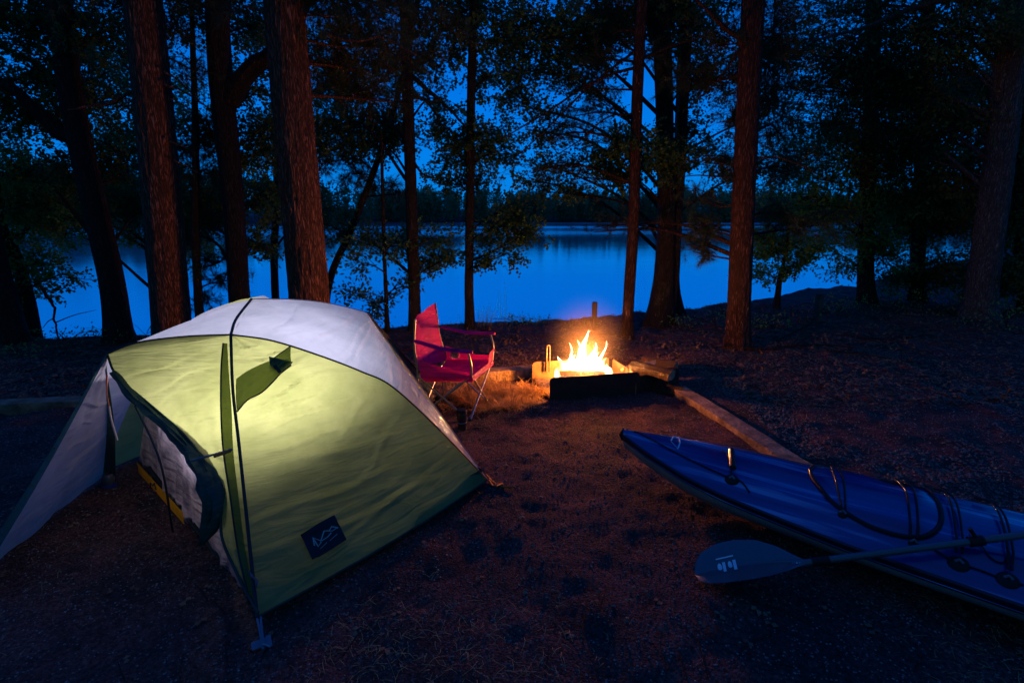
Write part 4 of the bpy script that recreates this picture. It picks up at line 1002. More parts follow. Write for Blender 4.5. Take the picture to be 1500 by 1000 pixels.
smo = link('bloom', me, sm); smo.location = [float(c) for c in at(.03, 0, .45)]; smo.scale = (.50, .42, .55)
setp(smo, 'orange bloom about the flames, put in as a thin scattering volume', 'bloom', kind='stuff')

# ------------------------------------------------------------------ camp chair
F_n, F_f, B_n, B_f = PZ(699, 619, .012), PZ(716, 592, .012), PZ(638, 603, .012), PZ(622, 583, .012)
cc = (F_n+F_f+B_n+B_f)/4
fwd = np.array([.95, -.31, 0]); fwd /= np.linalg.norm(fwd); left = np.array([-fwd[1], fwd[0], 0])
ch = empty('camp_chair', (cc[0], cc[1], 0), 'red folding camp chair beside the tent, facing the fire', 'folding chair')
def W(a, b, z): return np.array([cc[0], cc[1], 0])+fwd*a+left*b+np.array([0, 0, z])
hw = .235
SFn, SFf = W(.25, -hw, .40), W(.25, hw, .41)
SBn, SBf = W(-.22, -hw-.01, .36), W(-.22, hw+.01, .37)
TBn, TBf = W(-.215, -hw-.02, .83), W(-.27, hw-.02, .885)
ff_n, ff_f, bb_n, bb_f = W(.22, -.22, .012), W(.22, .22, .012), W(-.22, -.22, .012), W(-.24, .22, .012)
def rod(name, pts, r_=.0085, m='tube_steel', parent=ch, n=8, nn_=14):
    g = Geo(); g.tube(cat_rom(pts, nn_), r_, n); return g.build(name, M[m], parent)
for a, b in ((ff_n, SFf), (ff_f, SFn), (bb_n, SBf), (bb_f, SBn), (ff_n, SBn), (bb_n, SFn), (ff_f, SBf), (bb_f, SFf)):
    rod('leg', [a, b])
ARn, ARf = W(.23, -hw-.02, .60), W(.23, hw+.02, .63)
rod('arm_post', [SFn+[0, 0, -.01], W(.255, -hw-.015, .5), ARn]); rod('arm_post', [SFf, W(.255, hw+.015, .52), ARf])
rod('back_post', [W(-.24, -hw-.01, .02), SBn+[0, 0, .05], W(-.235, -hw-.02, .6), TBn]); rod('back_post', [W(-.24, hw+.01, .02), SBf+[0, 0, .05], W(-.25, hw, .6), TBf])
for p_ in (ff_n, ff_f, bb_n, bb_f):
    g = Geo(); g.tube([p_+[0, 0, -.014], p_+[0, 0, .022]], [.016, .012], 10); g.build('foot', M['black_plastic'], ch)
# fabric: back, seat, arms
nb = 26
t = np.linspace(0, 1, nb)
sl = cat_rom([SBn+fwd*.03, W(-.23, -hw-.01, .55), W(-.225, -hw-.015, .7), TBn], nb); sr = cat_rom([SBf+fwd*.03, W(-.24, hw, .58), W(-.255, hw, .75), TBf], nb)
Bk = ruled(sl, sr, 24, .10, -fwd, .012, 41, 7)
k_ = np.sin(np.pi*np.linspace(0, 1, 24))**2; Bk[-3:, :, 2] -= (k_*.02)[None]
surf('backrest', Bk, M['chair_fabric'], ch)
s0 = cat_rom([SFn+fwd*.01, W(.05, -hw, .385), SBn+fwd*.03], nb); s1 = cat_rom([SFf+fwd*.01, W(.05, hw, .395), SBf+fwd*.03], nb)
Se = ruled(s0, s1, 24, .12, (0, 0, -1), .008, 43, 7)
surf('seat', Se, M['chair_fabric'], ch)
# side valance hanging between seat edge and arm (the deep red flank)
for sgn, sS, lab in ((-1, s0, 0), (1, s1, 1)):
    up2 = cat_rom([W(.26, sgn*(hw+.005), .43+.02*lab), W(.05, sgn*(hw+.01), .445), W(-.2, sgn*(hw+.01), .50)], nb)
    lowe = sS+np.array([0, 0, -.05])
    surf('side_panel', ruled(lowe, up2, 12, .05, left*sgn, .006, 44+lab, 8), M['chair_fabric'], ch)
fr0 = cat_rom([SFn, SFf], nb); fr1 = fr0+[0, 0, -.045]+fwd*.012; fr1[:, 2] -= .0
surf('front_edge', ruled(fr0+[0, 0, .0]-fwd*0, fr1, 6, 0, (0, 0, 0), .006, 47), M['chair_fabric'], ch)
# front flap: the tall lit corner of the seat front
surf('front_panel', ruled(cat_rom([W(.27, hw-.12, .50), W(.27, hw+.01, .52)], 10), cat_rom([W(.25, hw-.12, .39), W(.25, hw+.01, .40)], 10), 8, 0, (0, 0, 0), .004), M['chair_fabric'], ch)
for sgn, z0, z1, ar in ((-1, .655, .60, ARn), (1, .665, .64, ARf)):
    a0 = W(-.235, sgn*(hw+.02), z0); a1 = W(.27, sgn*(hw+.02), z1)
    c0 = cat_rom([a0, (a0+a1)/2+[0, 0, -.02], a1-fwd*.03, a1], 26)
    g = Geo(); wv = np.interp(np.linspace(0, 1, 26), [0, .1, .5, .9, 1], [.02, .03, .045, .045, .015])
    G_ = np.stack([c0+left*w2 for w2 in []], 0) if 0 else None
    rows = []
    for a in np.linspace(0, 2*np.pi, 14, endpoint=False): rows.append(c0+left*(np.cos(a)*wv)[:, None]+np.array([0, 0, 1.])*(np.sin(a)*.011))
    g.grid(np.array(rows).transpose(1, 0, 2), closed_v=True)
    for e in (0, 25): 
        V = np.array(rows)[:, e]; V = np.vstack([V, V.mean(0)[None]]); g.add(V, [[i, (i+1) % 14, 14] for i in range(14)])
    arm = g.build('armrest', M['chair_fabric'], ch)
    if sgn < 0:
        cpt = W(.12, -hw-.02, .597)
        g = Geo(); th = np.linspace(0, 2*np.pi, 20)
        g.tube(cpt+np.stack([np.cos(th)*.034, np.sin(th)*.034, 0*th], -1)+[0, 0, .012], .004, 6, caps=False)
        g.build('cup_ring', M['black_plastic'], arm)
        g = Geo(); g.tube([cpt+[0, 0, .012], cpt+[0, 0, -.05]], [.034, .032], 18, caps=False)
        g.build('cup_pocket', M['inner_mesh'], arm)

# ------------------------------------------------------------------ mug, jar, rock, straw
mc = PZ(677, 631, 0)
mg = empty('travel_mug', mc, 'dark travel mug standing on the ground by the front chair leg', 'mug')
g = Geo(); zz = [0, .004, .02, .10, .115, .118, .15, .155]; r_ = [.026, .029, .030, .034, .034, .037, .037, .034]
th = np.linspace(0, 2*np.pi, 28, endpoint=False)
g.grid(np.array([[mc+[np.cos(a)*q*1.12, np.sin(a)*q*1.12, z*1.05] for a in th] for z, q in zip(zz, r_)]), closed_v=True); g.build('cup', M['ceramic'], mg)
g = Geo(); g.tube([mc+[0, 0, .155], mc+[0, 0, .163], mc+[0, 0, .176], mc+[0, 0, .178]], [.041, .043, .039, .03], 28); g.build('lid', M['black_plastic'], mg)
g = Geo(); g.tube(mc+np.array([[.036*math.cos(a), .036*math.sin(a), .075] for a in np.linspace(0, 6.28, 24)]), .003, 5, caps=False); g.build('grip_ring', M['tube_steel'], mg)

jc = PZ(161, 716, 0)
jr = empty('jar', jc, 'small clear jar with a blue base on the ground inside the tent porch', 'jar')
g = Geo(); g.tube([jc+[0, 0, 0], jc+[0, 0, .004], jc+[0, 0, .04]], [.034, .038, .038], 24); g.build('base', M['jar_blue'], jr)
g = Geo(); g.tube([jc+[0, 0, .04], jc+[0, 0, .075], jc+[0, 0, .09], jc+[0, 0, .1]], [.036, .036, .028, .024], 24); g.build('bowl', M['jar_glass'], jr)

def rock(name, c, s, label, cat, seed, mt='rock', group=None):
    bm = bmesh.new(); bmesh.ops.create_icosphere(bm, subdivisions=4, radius=1)
    V = np.array([v.co for v in bm.verts]); n1 = fbm(V*1.3, 4, seed); fc = np.round(V*2.2)/2.2
    V2 = (V*.8+fc*.2)*(1+.3*n1[:, None])*np.asarray(s)
    for v, c2 in zip(bm.verts, V2): v.co = c2
    me = bpy.data.meshes.new(name); bm.to_mesh(me); bm.free()
    for p_ in me.polygons: p_.use_smooth = True
    o = link(name, me, M[mt]); o.location = [float(x) for x in c]; o.rotation_euler = (0, 0, seed)
    return setp(o, label, cat, group)
rock('rock', PZ(610, 578, .07), (.15, .10, .11), 'firelit boulder seen between the tent and the red chair', 'rock', 3)
rock('rock', PZ(183, 761, .006), (.012, .01, .008), 'small pale stone lying alone on the sandy ground left of the tent', 'stone', 5)

# posts
def post(base, h, r_, label, tilt=(0, 0)):
    b0 = np.asarray(base, float); root = empty('wooden_post', b0, label, 'post')
    g = Geo(); g.box(b0+[tilt[0]*h/2, tilt[1]*h/2, h/2-.06], (r_*2, r_*2, h+.12), rotz(.3), .008); g.build('shaft', M['wood_post'], root)
    g = Geo(); g.box(b0+[tilt[0]*h, tilt[1]*h, h+.006], (r_*1.9, r_*1.9, .012), rotz(.3), .005); g.build('top_face', M['wood_post'], root)
post(onground(PY(870, 478, 7.6), 0), .42, .032, 'short dark wooden post at the water edge behind the flames')
post(onground(PY(1196, 470, 8.0), 0), .42, .045, 'mossy wooden post in the forest litter right of the red pine trunk')

# landscape timbers
def timber(a, b, w_, h_, label, group='timbers edging the camp pad'):
    a = np.asarray(a, float); b = np.asarray(b, float); L_ = np.linalg.norm(b-a); n_ = max(6, int(L_*7))
    d = (b-a)/L_; sd = np.array([-d[1], d[0], 0])
    t = np.linspace(0, 1, n_); Cn = a+(b-a)*t[:, None]
    prof = np.array([(-.5, -.6), (-.5, .40), (-.475, .485), (-.2, .5), (.2, .5), (.475, .485), (.5, .40), (.5, -.6)])
    nz = fbm(np.stack([t*L_*1.8, 0*t, 0*t], -1), 3, int(L_*10))
    G_ = Cn[:, None]+prof[None, :, 0:1]*w_*sd+prof[None, :, 1:2]*h_*np.array([0, 0, 1.])+np.array([0, 0, h_/2])
    G_ = G_+(fbm(G_*7, 3, 2)*.012)[..., None]*np.array([.4, .4, 1])+(nz*.02)[:, None, None]*sd
    g = Geo(); g.grid(G_, closed_v=True)
    for e in (0, n_-1):
        V = np.vstack([G_[e], G_[e].mean(0)[None]]); m_ = len(prof); g.add(V, [[i, (i+1) % m_, m_] if e else [(i+1) % m_, i, m_] for i in range(m_)])
    o = g.build('timber_edging', M['timber']); return setp(o, label, 'timber', group)
tl, tr_ = PZ(-700, 628, 0), PZ(108, 601, 0)
timber(PZ(-260, 617, .0), PZ(250, 592, .0), .15, .10, 'weathered timber edging running from the left picture edge behind the tent')
timber(PZ(255, 592, .0), PZ(790, 549, 0), .15, .10, 'timber edging running behind the red chair towards the fire box')
timber(PZ(994, 576, 0), PZ(1182, 700, 0), .15, .07, 'firelit timber edging running from the log pile under the kayak')

# log pile
LG = 'split firewood in the pile by the fire'
zt = lambda u, v, z: PZ(u, v, z)
log('firewood_log', zt(925, 566, .07), zt(988, 552, .07), .085, M['log_bark'], 'thick log at the front of the pile with its dark end to the camera', 'log', LG, True, 3)
log('firewood_log', zt(915, 548, .10), zt(968, 534, .12), .065, M['split_wood'], 'pale split log leaning on the right end of the fire box', 'log', LG, True, 7)
log('firewood_log', zt(925, 536, .21), zt(984, 550, .19), .065, M['log_bark'], 'bark-covered log lying across the top of the pile', 'log', LG, True, 11)
log('firewood_log', zt(940, 530, .15), zt(990, 538, .15), .06, M['log_bark'], 'rear log of the pile, furthest from the camera', 'log', LG, True, 5)
log('firewood_log', zt(955, 566, .05), zt(1000, 575, .04), .045, M['log_bark'], 'short split piece at the right foot of the pile, touching the timber', 'log', LG, True, 9)
log('firewood_log', zt(912, 541, .17), zt(934, 532, .17), .02, M['split_wood'], 'thin kindling stick standing out of the top of the pile', 'stick', LG, True, 4)

# fallen branches
def branch(pts, r_, label, seed=0, cat='fallen branch', twigs=4):
    r = np.random.default_rng(seed)
    P_ = [PZ(u, v, z) for u, v, z in pts]
    for p_ in P_: p_[2] += float(gz(p_[0], p_[1]))
    Q = cat_rom(P_, 30); Q += fbm(Q*4, 2, seed)[:, None]*.03
    root = empty('fallen_branch', Q[0], label, cat, 'dead branches on the forest floor')
    g = Geo(); g.tube(Q, np.linspace(r_, r_*.4, 30), 7); g.build('stem', M['dark_bark'], root)
    for k in range(twigs):
        i = r.integers(6, 27); d = r.normal(size=3)*.2; d[2] = abs(d[2])*.6
        g = Geo(); g.tube(cat_rom([Q[i], Q[i]+d*.6+[0, 0, .02], Q[i]+d*1.3], 8), np.linspace(r_*.45, r_*.15, 8), 5); g.build('twig', M['dark_bark'], root)
branch([(1060, 508, .05), (1120, 510, .06), (1200, 505, .06), (1250, 512, .04)], .022, 'long dead branch lying across the foot of the red pine on the right', 1)
branch([(1210, 516, .03), (1260, 521, .03), (1320, 530, .02), (1350, 527, .06)], .012, 'thin pale curved branch in the dark right of the red pine', 2)
branch([(1040, 470, .05), (1060, 485, .1), (1090, 505, .05)], .014, 'dead branch leaning on the left foot of the red pine', 3)
branch([(1140, 500, .02), (1190, 470, .12), (1215, 440, .32)], .012, 'dead branch slanting up to the mossy post', 4)
branch([(1240, 492, .02), (1300, 498, .03), (1370, 490, .02)], .014, 'pale dead branch lying far back in the dark at the right', 5)
branch([(60, 425, .9), (78, 455, .55), (82, 487, .0)], .018, 'thin bent dead stem standing at the left bank', 6, 'dead stem', 2)
branch([(135, 487, 0), (143, 462, .22), (148, 445, .4)], .008, 'small twiggy dead shrub at the bank beside the leaning trunk', 8, 'dead shrub', 14)
branch([(196, 480, 0), (215, 486, .10), (222, 478, .2)], .008, 'little dead twig between leaning trunk and red pine', 9, 'dead shrub', 6)

# reeds and low bank plants
def reeds(c, n_, h, spread, label, seed, w_=.004, lean=.25, name='reeds'):
    r = np.random.default_rng(seed); V = []; Fc = []; k = 0
    for i in range(n_):
        b0 = np.array([c[0]+r.normal()*spread, c[1]+r.normal()*spread*.4, float(gz(c[0], c[1]))-.02])
        d = r.normal(size=2)*lean; hh = h*r.uniform(.4, 1); sd = np.array([1, .2, 0])*w_
        for j in range(6):
            t = j/5; p_ = b0+np.array([d[0]*t*t*hh, d[1]*t*t*hh, hh*(t-.25*t*t*np.hypot(*d)*2)]); w2 = (1-t)*.9+.1
            V += [p_-sd*w2, p_+sd*w2]
            if j: Fc.append([k+2*j-2, k+2*j-1, k+2*j+1, k+2*j])
        k += 12
    o = link(name, fast_mesh(name, np.array(V), np.array(Fc)), M['reed']); o2 = setp(o, label, 'plant')
    return o2
reeds(PY(712, 478, 7.5), 26, .42, .12, 'tuft of reeds standing against the water right of the slim trunk', 3)
reeds(PY(668, 482, 7.4), 8, .25, .08, 'low reed tuft beside the chair back at the water edge', 4)
reeds(PY(735, 476, 7.7), 7, .85, .10, 'tall thin reed stalks over the water between chair and fire', 7, .002, .08)
def plant(c, n_, rad_, label, seed, m_='bright_leaf', h=.25, ls=.05):
    r = np.random.default_rng(seed)
    P_ = np.stack([c[0]+r.normal(size=n_)*rad_, c[1]+r.normal(size=n_)*rad_*.5, c[2]+r.uniform(0, h, n_)], -1)
    root = empty('low_plant', c, label, 'plant', 'low plants along the bank')
    link('leaves', fast_mesh('leaves', leaf_cloud(P_, r.uniform(.6, 1.2, n_)*ls, DIA_T, r=r), rep_faces(DIA_F, n_, 4), False), M[m_], root)
    g = Geo()
    for k in range(7):
        e = P_[r.integers(0, n_)]; g.tube([np.array([c[0], c[1], c[2]-.03]), (np.asarray(c)+e)/2+[0, 0, .03], e], .004, 4)
    g.build('stems', M['dark_bark'], root)
for k, (u, v, Y_, n_, rd, lb, h) in enumerate([
        (95, 486, 6.9, 120, .3, 'straggling low plant at the left bank below the bent stem', .16), (160, 488, 6.6, 90, .18, 'dark leafy plant at the foot of the leaning trunk', .2),
        (765, 476, 7.8, 160, .22, 'small leafy plant on the bank left of the short post', .12), (840, 474, 7.9, 90, .25, 'sparse plant on the sandy bank just behind the flames', .08),
        (995, 470, 7.7, 120, .2, 'green sprig right of the double trunk', .18), (1110, 468, 7.6, 160, .3, 'green plant growing right behind the red pine', .2),
        (1060, 465, 8.4, 70, .18, 'small plant in the sandy gap left of the red pine', .18), (1230, 462, 8.8, 200, .35, 'leafy plant behind the mossy post', .3),
        (1300, 455, 9.0, 260, .5, 'dark shrub at the foot of the trees at the right', .45), (1400, 452, 8.4, 260, .5, 'dark shrub left of the pale leaning trunk', .5), (1480, 455, 7.2, 200, .4, 'dark shrub right of the pale leaning trunk', .4),
        (20, 492, 6.0, 80, .25, 'low plant at the left picture edge', .12), (520, 480, 7.6, 140, .3, 'leafy plant between the leaning bare trunk and the sapling', .3)]):
    plant(onground(PY(u, v, Y_), 0), n_, rd, lb, 60+k, h=h)
# ------------------------------------------------------------------ kayak
M['kayak_deck'] = bpy.data.materials.new('kayak_deck'); m = M['kayak_deck']; m.use_nodes = True
nt = m.node_tree; b = nt.nodes['Principled BSDF']; b.inputs['Roughness'].default_value = .24; b.inputs['Specular IOR Level'].default_value = .6
b.inputs['Coat Weight'].default_value = .4; b.inputs['Coat Roughness'].default_value = .12
tc = nt.nodes.new('ShaderNodeTexCoord'); mp = nt.nodes.new('ShaderNodeMapping'); mp.inputs['Scale'].default_value = (.35, 9, 9)
nt.links.new(tc.outputs['Object'], mp.inputs[0])
n = nt.nodes.new('ShaderNodeTexNoise'); n.inputs['Scale'].default_value = 1.6; n.inputs['Detail'].default_value = 6; n.inputs['Distortion'].default_value = .25
nt.links.new(mp.outputs[0], n.inputs['Vector'])
r = nt.nodes.new('ShaderNodeValToRGB'); nt.links.new(n.outputs[0], r.inputs[0])
els = r.color_ramp.elements; els[0].position = .40; els[0].color = (.008, .018, .15, 1); els[1].position = .67; els[1].color = (.30, .42, .75, 1)
e = els.new(.56); e.color = (.013, .045, .24, 1)
nt.links.new(r.outputs[0], b.inputs['Base Color'])
M['kayak_hull'] = mat('kayak_hull', (.26, .31, .30), .35, color2=(.20, .25, .24), nscale=4)
M['kayak_seam'] = mat('kayak_seam', (.008, .008, .02), .3)
M['paddle_black'] = mat('paddle_black', (.06, .09, .11), .25, coat=.5)
M['decal'] = mat('decal', (.8, .88, .9), .5)
bow = np.array([.718, 2.985]); kd = np.array([.7997, -.6004]); 
kay = empty('kayak', (bow[0], bow[1], 0), 'blue streaked sea kayak with pale hull lying at the right, bow towards the fire', 'kayak', rz=math.atan2(kd[1], kd[0]))
ST = [0, .02, .06, .2, .44, .65, 1.2, 1.75, 2.3, 3.0, 3.6, 4.2, 4.55, 4.62]
WD = [.012, .032, .055, .118, .205, .250, .303, .332, .34, .318, .26, .14, .04, .012]
def kw(s): return np.interp(s, ST, WD)
def smooth_k(s): return (kw(np.clip(s-.05, 0, 4.62))+2*kw(s)+kw(np.clip(s+.05, 0, 4.62)))/4
def sheer(s): return .222+.085*np.clip(1-s/1.5, 0, 1)**2+.09*np.clip((s-3.3)/1.3, 0, 1)**2
def crown(s): return .018+.085*np.clip(s/1.5, 0, 1)**.9*np.clip((4.62-s)/1.3, 0, 1)**.8
def keel(s): return .002+.20*np.clip(1-s/.65, 0, 1)**2.0+.18*np.clip((s-4.0)/.62, 0, 1)**2
sK = np.unique(np.r_[np.linspace(0, .3, 26), np.linspace(.3, 4.3, 120), np.linspace(4.3, 4.62, 20)])
def kz(s, y):        # deck height: flattened facets along the sides, crowned middle
    a = np.clip(np.abs(y)/np.maximum(smooth_k(s), 1e-4), 0, 1)
    return sheer(s)+crown(s)*(1-a**2.2)+.012*np.exp(-((a-.55)/.10)**2)*np.clip(s/.8, 0, 1)*np.clip((4.4-s), 0, 1)
ROLL = R(7)
kay.rotation_euler = (ROLL, 0, math.atan2(kd[1], kd[0])); kay.location = (bow[0], bow[1], .012)
KM = Matrix.LocRotScale(kay.location, kay.rotation_euler, None); KI = KM.inverted()
ya = np.sin(np.linspace(-1, 1, 41)*np.pi/2)
G_ = np.array([[(s, y*smooth_k(s), kz(s, y*smooth_k(s))) for y in ya] for s in sK])
def kbuild(g, name, m, parent=kay): return g.build(name, m, parent, local=True)
GD = G_
g = Geo(); g.grid(G_); kbuild(g, 'deck', M['kayak_deck'])
prof = []
tq = np.linspace(0, 1, 28)
rows = []
for s in sK:
    w_ = smooth_k(s); zs = sheer(s)-.035; zk = keel(s); row = []
    for a in np.linspace(0, np.pi, 33):
        q = 1-abs(a/np.pi*2-1); q = q
        y = np.sign(np.cos(a))*w_*(1-q**1.7); z = zs-(zs-zk)*q**.85
        row.append((s, y, z))
    rows.append(row)
g = Geo(); g.grid(np.array(rows)); kbuild(g, 'hull', M['kayak_hull'])
g = Geo()
for sg in (1, -1):
    rr = []
    for s in sK:
        w_ = smooth_k(s)
        rr.append([(s, sg*(w_-.004), sheer(s)+.003), (s, sg*(w_+.007), sheer(s)-.002), (s, sg*(w_+.012), sheer(s)-.018), (s, sg*(w_+.007), sheer(s)-.036), (s, sg*(w_-.006), sheer(s)-.042)])
    g.grid(np.array(rr))
th = np.linspace(0, 2*np.pi, 20)
g.tube([(-.004, 0, sheer(0)-.05), (-.012, 0, sheer(0)-.02), (-.002, 0, sheer(0)+.012)], [.016, .02, .014], 10)
kbuild(g, 'seam', M['kayak_seam'])
g = Geo(); g.tube([(s, -(smooth_k(s)+.0125), sheer(s)-.024) for s in sK[8:-8]], .0022, 4); kbuild(g, 'seam_line', M['kayak_deck'])
def on_deck(s, y, dz=.004): return np.array([s, y, kz(s, y)+dz])
def deckcurve(pts, r_, dz=.004, n_=40, g=None):
    P_ = cat_rom([(a, b, 0) for a, b in pts], n_); Q = np.array([on_deck(a, b, dz) for a, b, _ in P_])
    gg = g or Geo(); gg.tube(Q, r_, 7); return gg
# deck frame test points: pixel -> (s, y) on the deck
G_ = GD; kvs = [Vector(p) for p in G_.reshape(-1, 3)]; ka, kb_ = G_.shape[:2]
KB = BVHTree.FromPolygons(kvs, [(i*kb_+j, (i+1)*kb_+j, (i+1)*kb_+j+1, i*kb_+j+1) for i in range(ka-1) for j in range(kb_-1)])
def kdeck(u, v):
    for k in range(40):
        o_ = KI @ Vector((0, 0, CH)); d_ = (KI.to_3x3() @ Vector(ray(u, v+k*1.5))).normalized()
        h = KB.ray_cast(o_, d_)
        if h[0] is not None: return h[0].x, float(np.clip(h[0].y, -smooth_k(h[0].x)*.97, smooth_k(h[0].x)*.97))
    return 1.0, 0.0
cam_k = lambda L_: [kdeck(*q) for q in L_]
# hatch cover
hp = cam_k([(1186, 690), (1190, 700), (1200, 714), (1226, 742), (1262, 766), (1300, 781), (1336, 788), (1362, 784), (1377, 768), (1378, 750), (1370, 732), (1352, 718), (1300, 703), (1240, 690), (1206, 684), (1190, 686)])
HPc = np.mean(hp, 0)
hq = cat_rom([(a, b, 0) for a, b in hp+[hp[0]]], 80)[:-1]
# keep it an even oval about the axis
rows = []
for f in np.linspace(0, 1, 8):
    rows.append([on_deck(HPc[0]+(q[0]-HPc[0])*f, HPc[1]+(q[1]-HPc[1])*f, .016*(1-f**6)+.003) for q in hq])
g = Geo(); g.grid(np.array(rows), closed_v=True); hatch = kbuild(g, 'hatch_cover', M['kayak_deck'])
g = Geo(); Q = np.array([on_deck(q[0], q[1], .006) for q in hq]); Q = np.vstack([Q, Q[:2]]); g.tube(Q, .010, 8, caps=False); kbuild(g, 'hatch_rim', M['black_plastic'], hatch)
# bungee cords in pairs
def fitting(u, v, big=1.0):
    s, y = kdeck(u, v)
    g = Geo(); rows = []
    for f, h in ((1.0, .001), (.9, .008), (.55, .013), (.0, .014)):
        rows.append([on_deck(s+.032*big*f*math.cos(a), y+.024*big*f*math.sin(a), h) for a in np.linspace(0, 2*np.pi, 24, endpoint=False)])
    g.grid(np.array(rows), closed_v=True); f_ = kbuild(g, 'deck_fitting', M['black_plastic'])
    g = Geo(); g.tube([on_deck(s-.012, y, .012), on_deck(s, y, .024), on_deck(s+.012, y, .012)], .006, 8); kbuild(g, 'loop', M['webbing'], f_)
cords = [([(1217, 686), (1222, 705), (1229, 735), (1232, 752)], [(1227, 684), (1234, 705), (1237, 735), (1237, 750)]),
         ([(1310, 700), (1324, 722), (1331, 755), (1332, 794)], [(1320, 699), (1336, 722), (1343, 755), (1343, 795)]),
         ([(1366, 708), (1385, 730), (1396, 765), (1399, 815)], [(1378, 710), (1395, 735), (1405, 765), (1408, 817)]),
         ([(1425, 718), (1453, 745), (1470, 785), (1474, 840)], [(1435, 722), (1462, 750), (1480, 800), (1480, 842)])]
for a, b in cords:
    for L_ in (a, b):
        P_ = cam_k(L_); kbuild(deckcurve(P_, .0048, .024), 'bungee_cord', M['black_plastic'])
for u, v, s_ in ((1234, 754, .6), (1404, 826, 1.15), (1476, 850, 1.15), (1072, 703, 1.1), (1338, 797, .6)): fitting(u, v, s_)
for sgn in (1,): 
    for s in (.62, 1.25, 1.9): pass
kbuild(deckcurve(cam_k([(935, 634), (965, 650), (1010, 674), (1060, 697), (1085, 706), (1098, 722)]), .004, .006, 60), 'perimeter_line', M['black_plastic'])
kbuild(deckcurve(cam_k([(1360, 800), (1395, 822), (1440, 838), (1475, 852), (1499, 858)]), .004, .006, 60), 'perimeter_line', M['black_plastic'])
kbuild(deckcurve(cam_k([(1420, 780), (1445, 812), (1468, 826), (1478, 812)]), .003, .008, 30), 'perimeter_line', M['black_plastic'])
# bow ring, carry handle
g = Geo(); s, y = kdeck(931, 631)
g.grid(np.array([[on_deck(s+.016*f*math.cos(a), y+.012*f*math.sin(a), h) for a in np.linspace(0, 2*np.pi, 18, endpoint=False)] for f, h in ((1, 0), (.8, .006), (0, .006))]), closed_v=True)
kbuild(g, 'bow_plug', M['black_plastic'])
s, y = kdeck(1072, 684)
g = Geo(); Q = [on_deck(s, y+.0, .012)+[0, 0, 0]]
a_ = on_deck(*kdeck(1071, 664), .014); b_ = on_deck(*kdeck(1073, 686), .014)
g.tube(cat_rom([a_+(a_-b_)*.12, a_, (a_+b_)/2, b_, b_+(b_-a_)*.12], 20), [.008]+[.017]*18+[.008], 12); kbuild(g, 'carry_handle', M['black_plastic'])
kbuild(deckcurve(cam_k([(1058, 661), (1068, 672), (1072, 696)]), .004, .006, 20), 'handle_cord', M['black_plastic'])
# crescent mark on the bow
g = Geo()
deckcurve(cam_k([(983, 646), (988, 640), (994, 642), (996, 648), (993, 658)]), [.0012]+[.004]*37+[.0015]*2, .003, 40, g)
deckcurve(cam_k([(983, 647), (988, 652), (993, 658)]), .0013, .003, 20, g)
deckcurve(cam_k([(988, 638), (993, 637.5), (997, 640)]), .0010, .003, 20, g)
kbuild(g, 'bow_mark', M['decal'])
# cockpit (out of frame) so the boat is whole
g = Geo(); cq = [(2.45+.40*math.cos(a), .205*math.sin(a)) for a in np.linspace(0, 2*np.pi, 60)]
Q = np.array([on_deck(a, b, .03) for a, b in cq]); g.tube(Q, .014, 8, caps=False); kbuild(g, 'cockpit_rim', M['black_plastic'])
g = Geo(); g.grid(np.array([[on_deck(2.45+.40*f*math.cos(a), .205*f*math.sin(a), .010) for a in np.linspace(0, 2*np.pi, 50, endpoint=False)] for f in (1, .6, 0)]), closed_v=True); kbuild(g, 'cockpit_shade', M['black_plastic'])  # dark disk put in for the shade of the open cockpit

# ------------------------------------------------------------------ paddle
ptip = PZ(1019, 842, .03); pthr = PZ(1178, 824, .16); 
pe = PZ(1500, 783, .385)
dp_ = (pe-pthr)/np.linalg.norm(pe-pthr)
pad = empty('kayak_paddle', pthr, 'black paddle with its blade on the ground and shaft resting across the kayak', 'paddle')
g = Geo(); g.tube(cat_rom([pthr-dp_*.05, pthr+dp_*.3, pthr+dp_*2.0], 30), .0150, 14); g.build('shaft', M['paddle_black'], pad)
g = Geo(); g.tube([pthr+dp_*.03, pthr+dp_*.10], .0175, 14); g.build('drip_ring', M['black_plastic'], pad)
g = Geo(); q0 = pthr+dp_*.62; g.tube([q0, q0+dp_*.05], .021, 14); g.tube([q0+dp_*.02+[0, 0, .02], q0+dp_*.02+[-.02, .01, .05]], .008, 8); g.build('clip', M['black_plastic'], pad)
ax0 = (pthr-ptip); BL = np.linalg.norm(ax0); ax0 /= BL
sd0 = np.cross(np.array([0, 0, 1.]), ax0); sd0 /= np.linalg.norm(sd0)      # towards the far side
nb0 = np.cross(ax0, sd0)
tilt = R(9); sdv = sd0*math.cos(tilt)+nb0*math.sin(tilt); nbv = np.cross(ax0, sdv)
def bladep(t, y, off=0):    # t 0 tip .. 1 throat ; y -1..1 (1 = far edge)
    w_ = np.interp(t, [0, .02, .06, .12, .25, .45, .65, .82, .93, 1.0], [.02, .05, .072, .092, .112, .116, .104, .070, .034, .016])
    skew = .012*math.sin(t*3)
    z = abs(y)*w_*.34+.012*math.sin(math.pi*t)
    return ptip+ax0*t*BL+sdv*(y*w_+skew)+nbv*(z+off)
tt = np.unique(np.r_[0, .005, .02, .04, .07, np.linspace(.1, 1, 30)])
yy = np.linspace(-1, 1, 25)
top = np.array([[bladep(t, y, .004*(1-abs(y)**3)+.001) for y in yy] for t in tt]); bot = np.array([[bladep(t, y, -.004*(1-abs(y)**3)) for y in yy] for t in tt])
g = Geo(); g.grid(top); g.grid(bot[:, ::-1]); blade = g.build('blade', M['paddle_black'], pad)
blade['label'] = 'asymmetric black paddle blade with a pale mark'
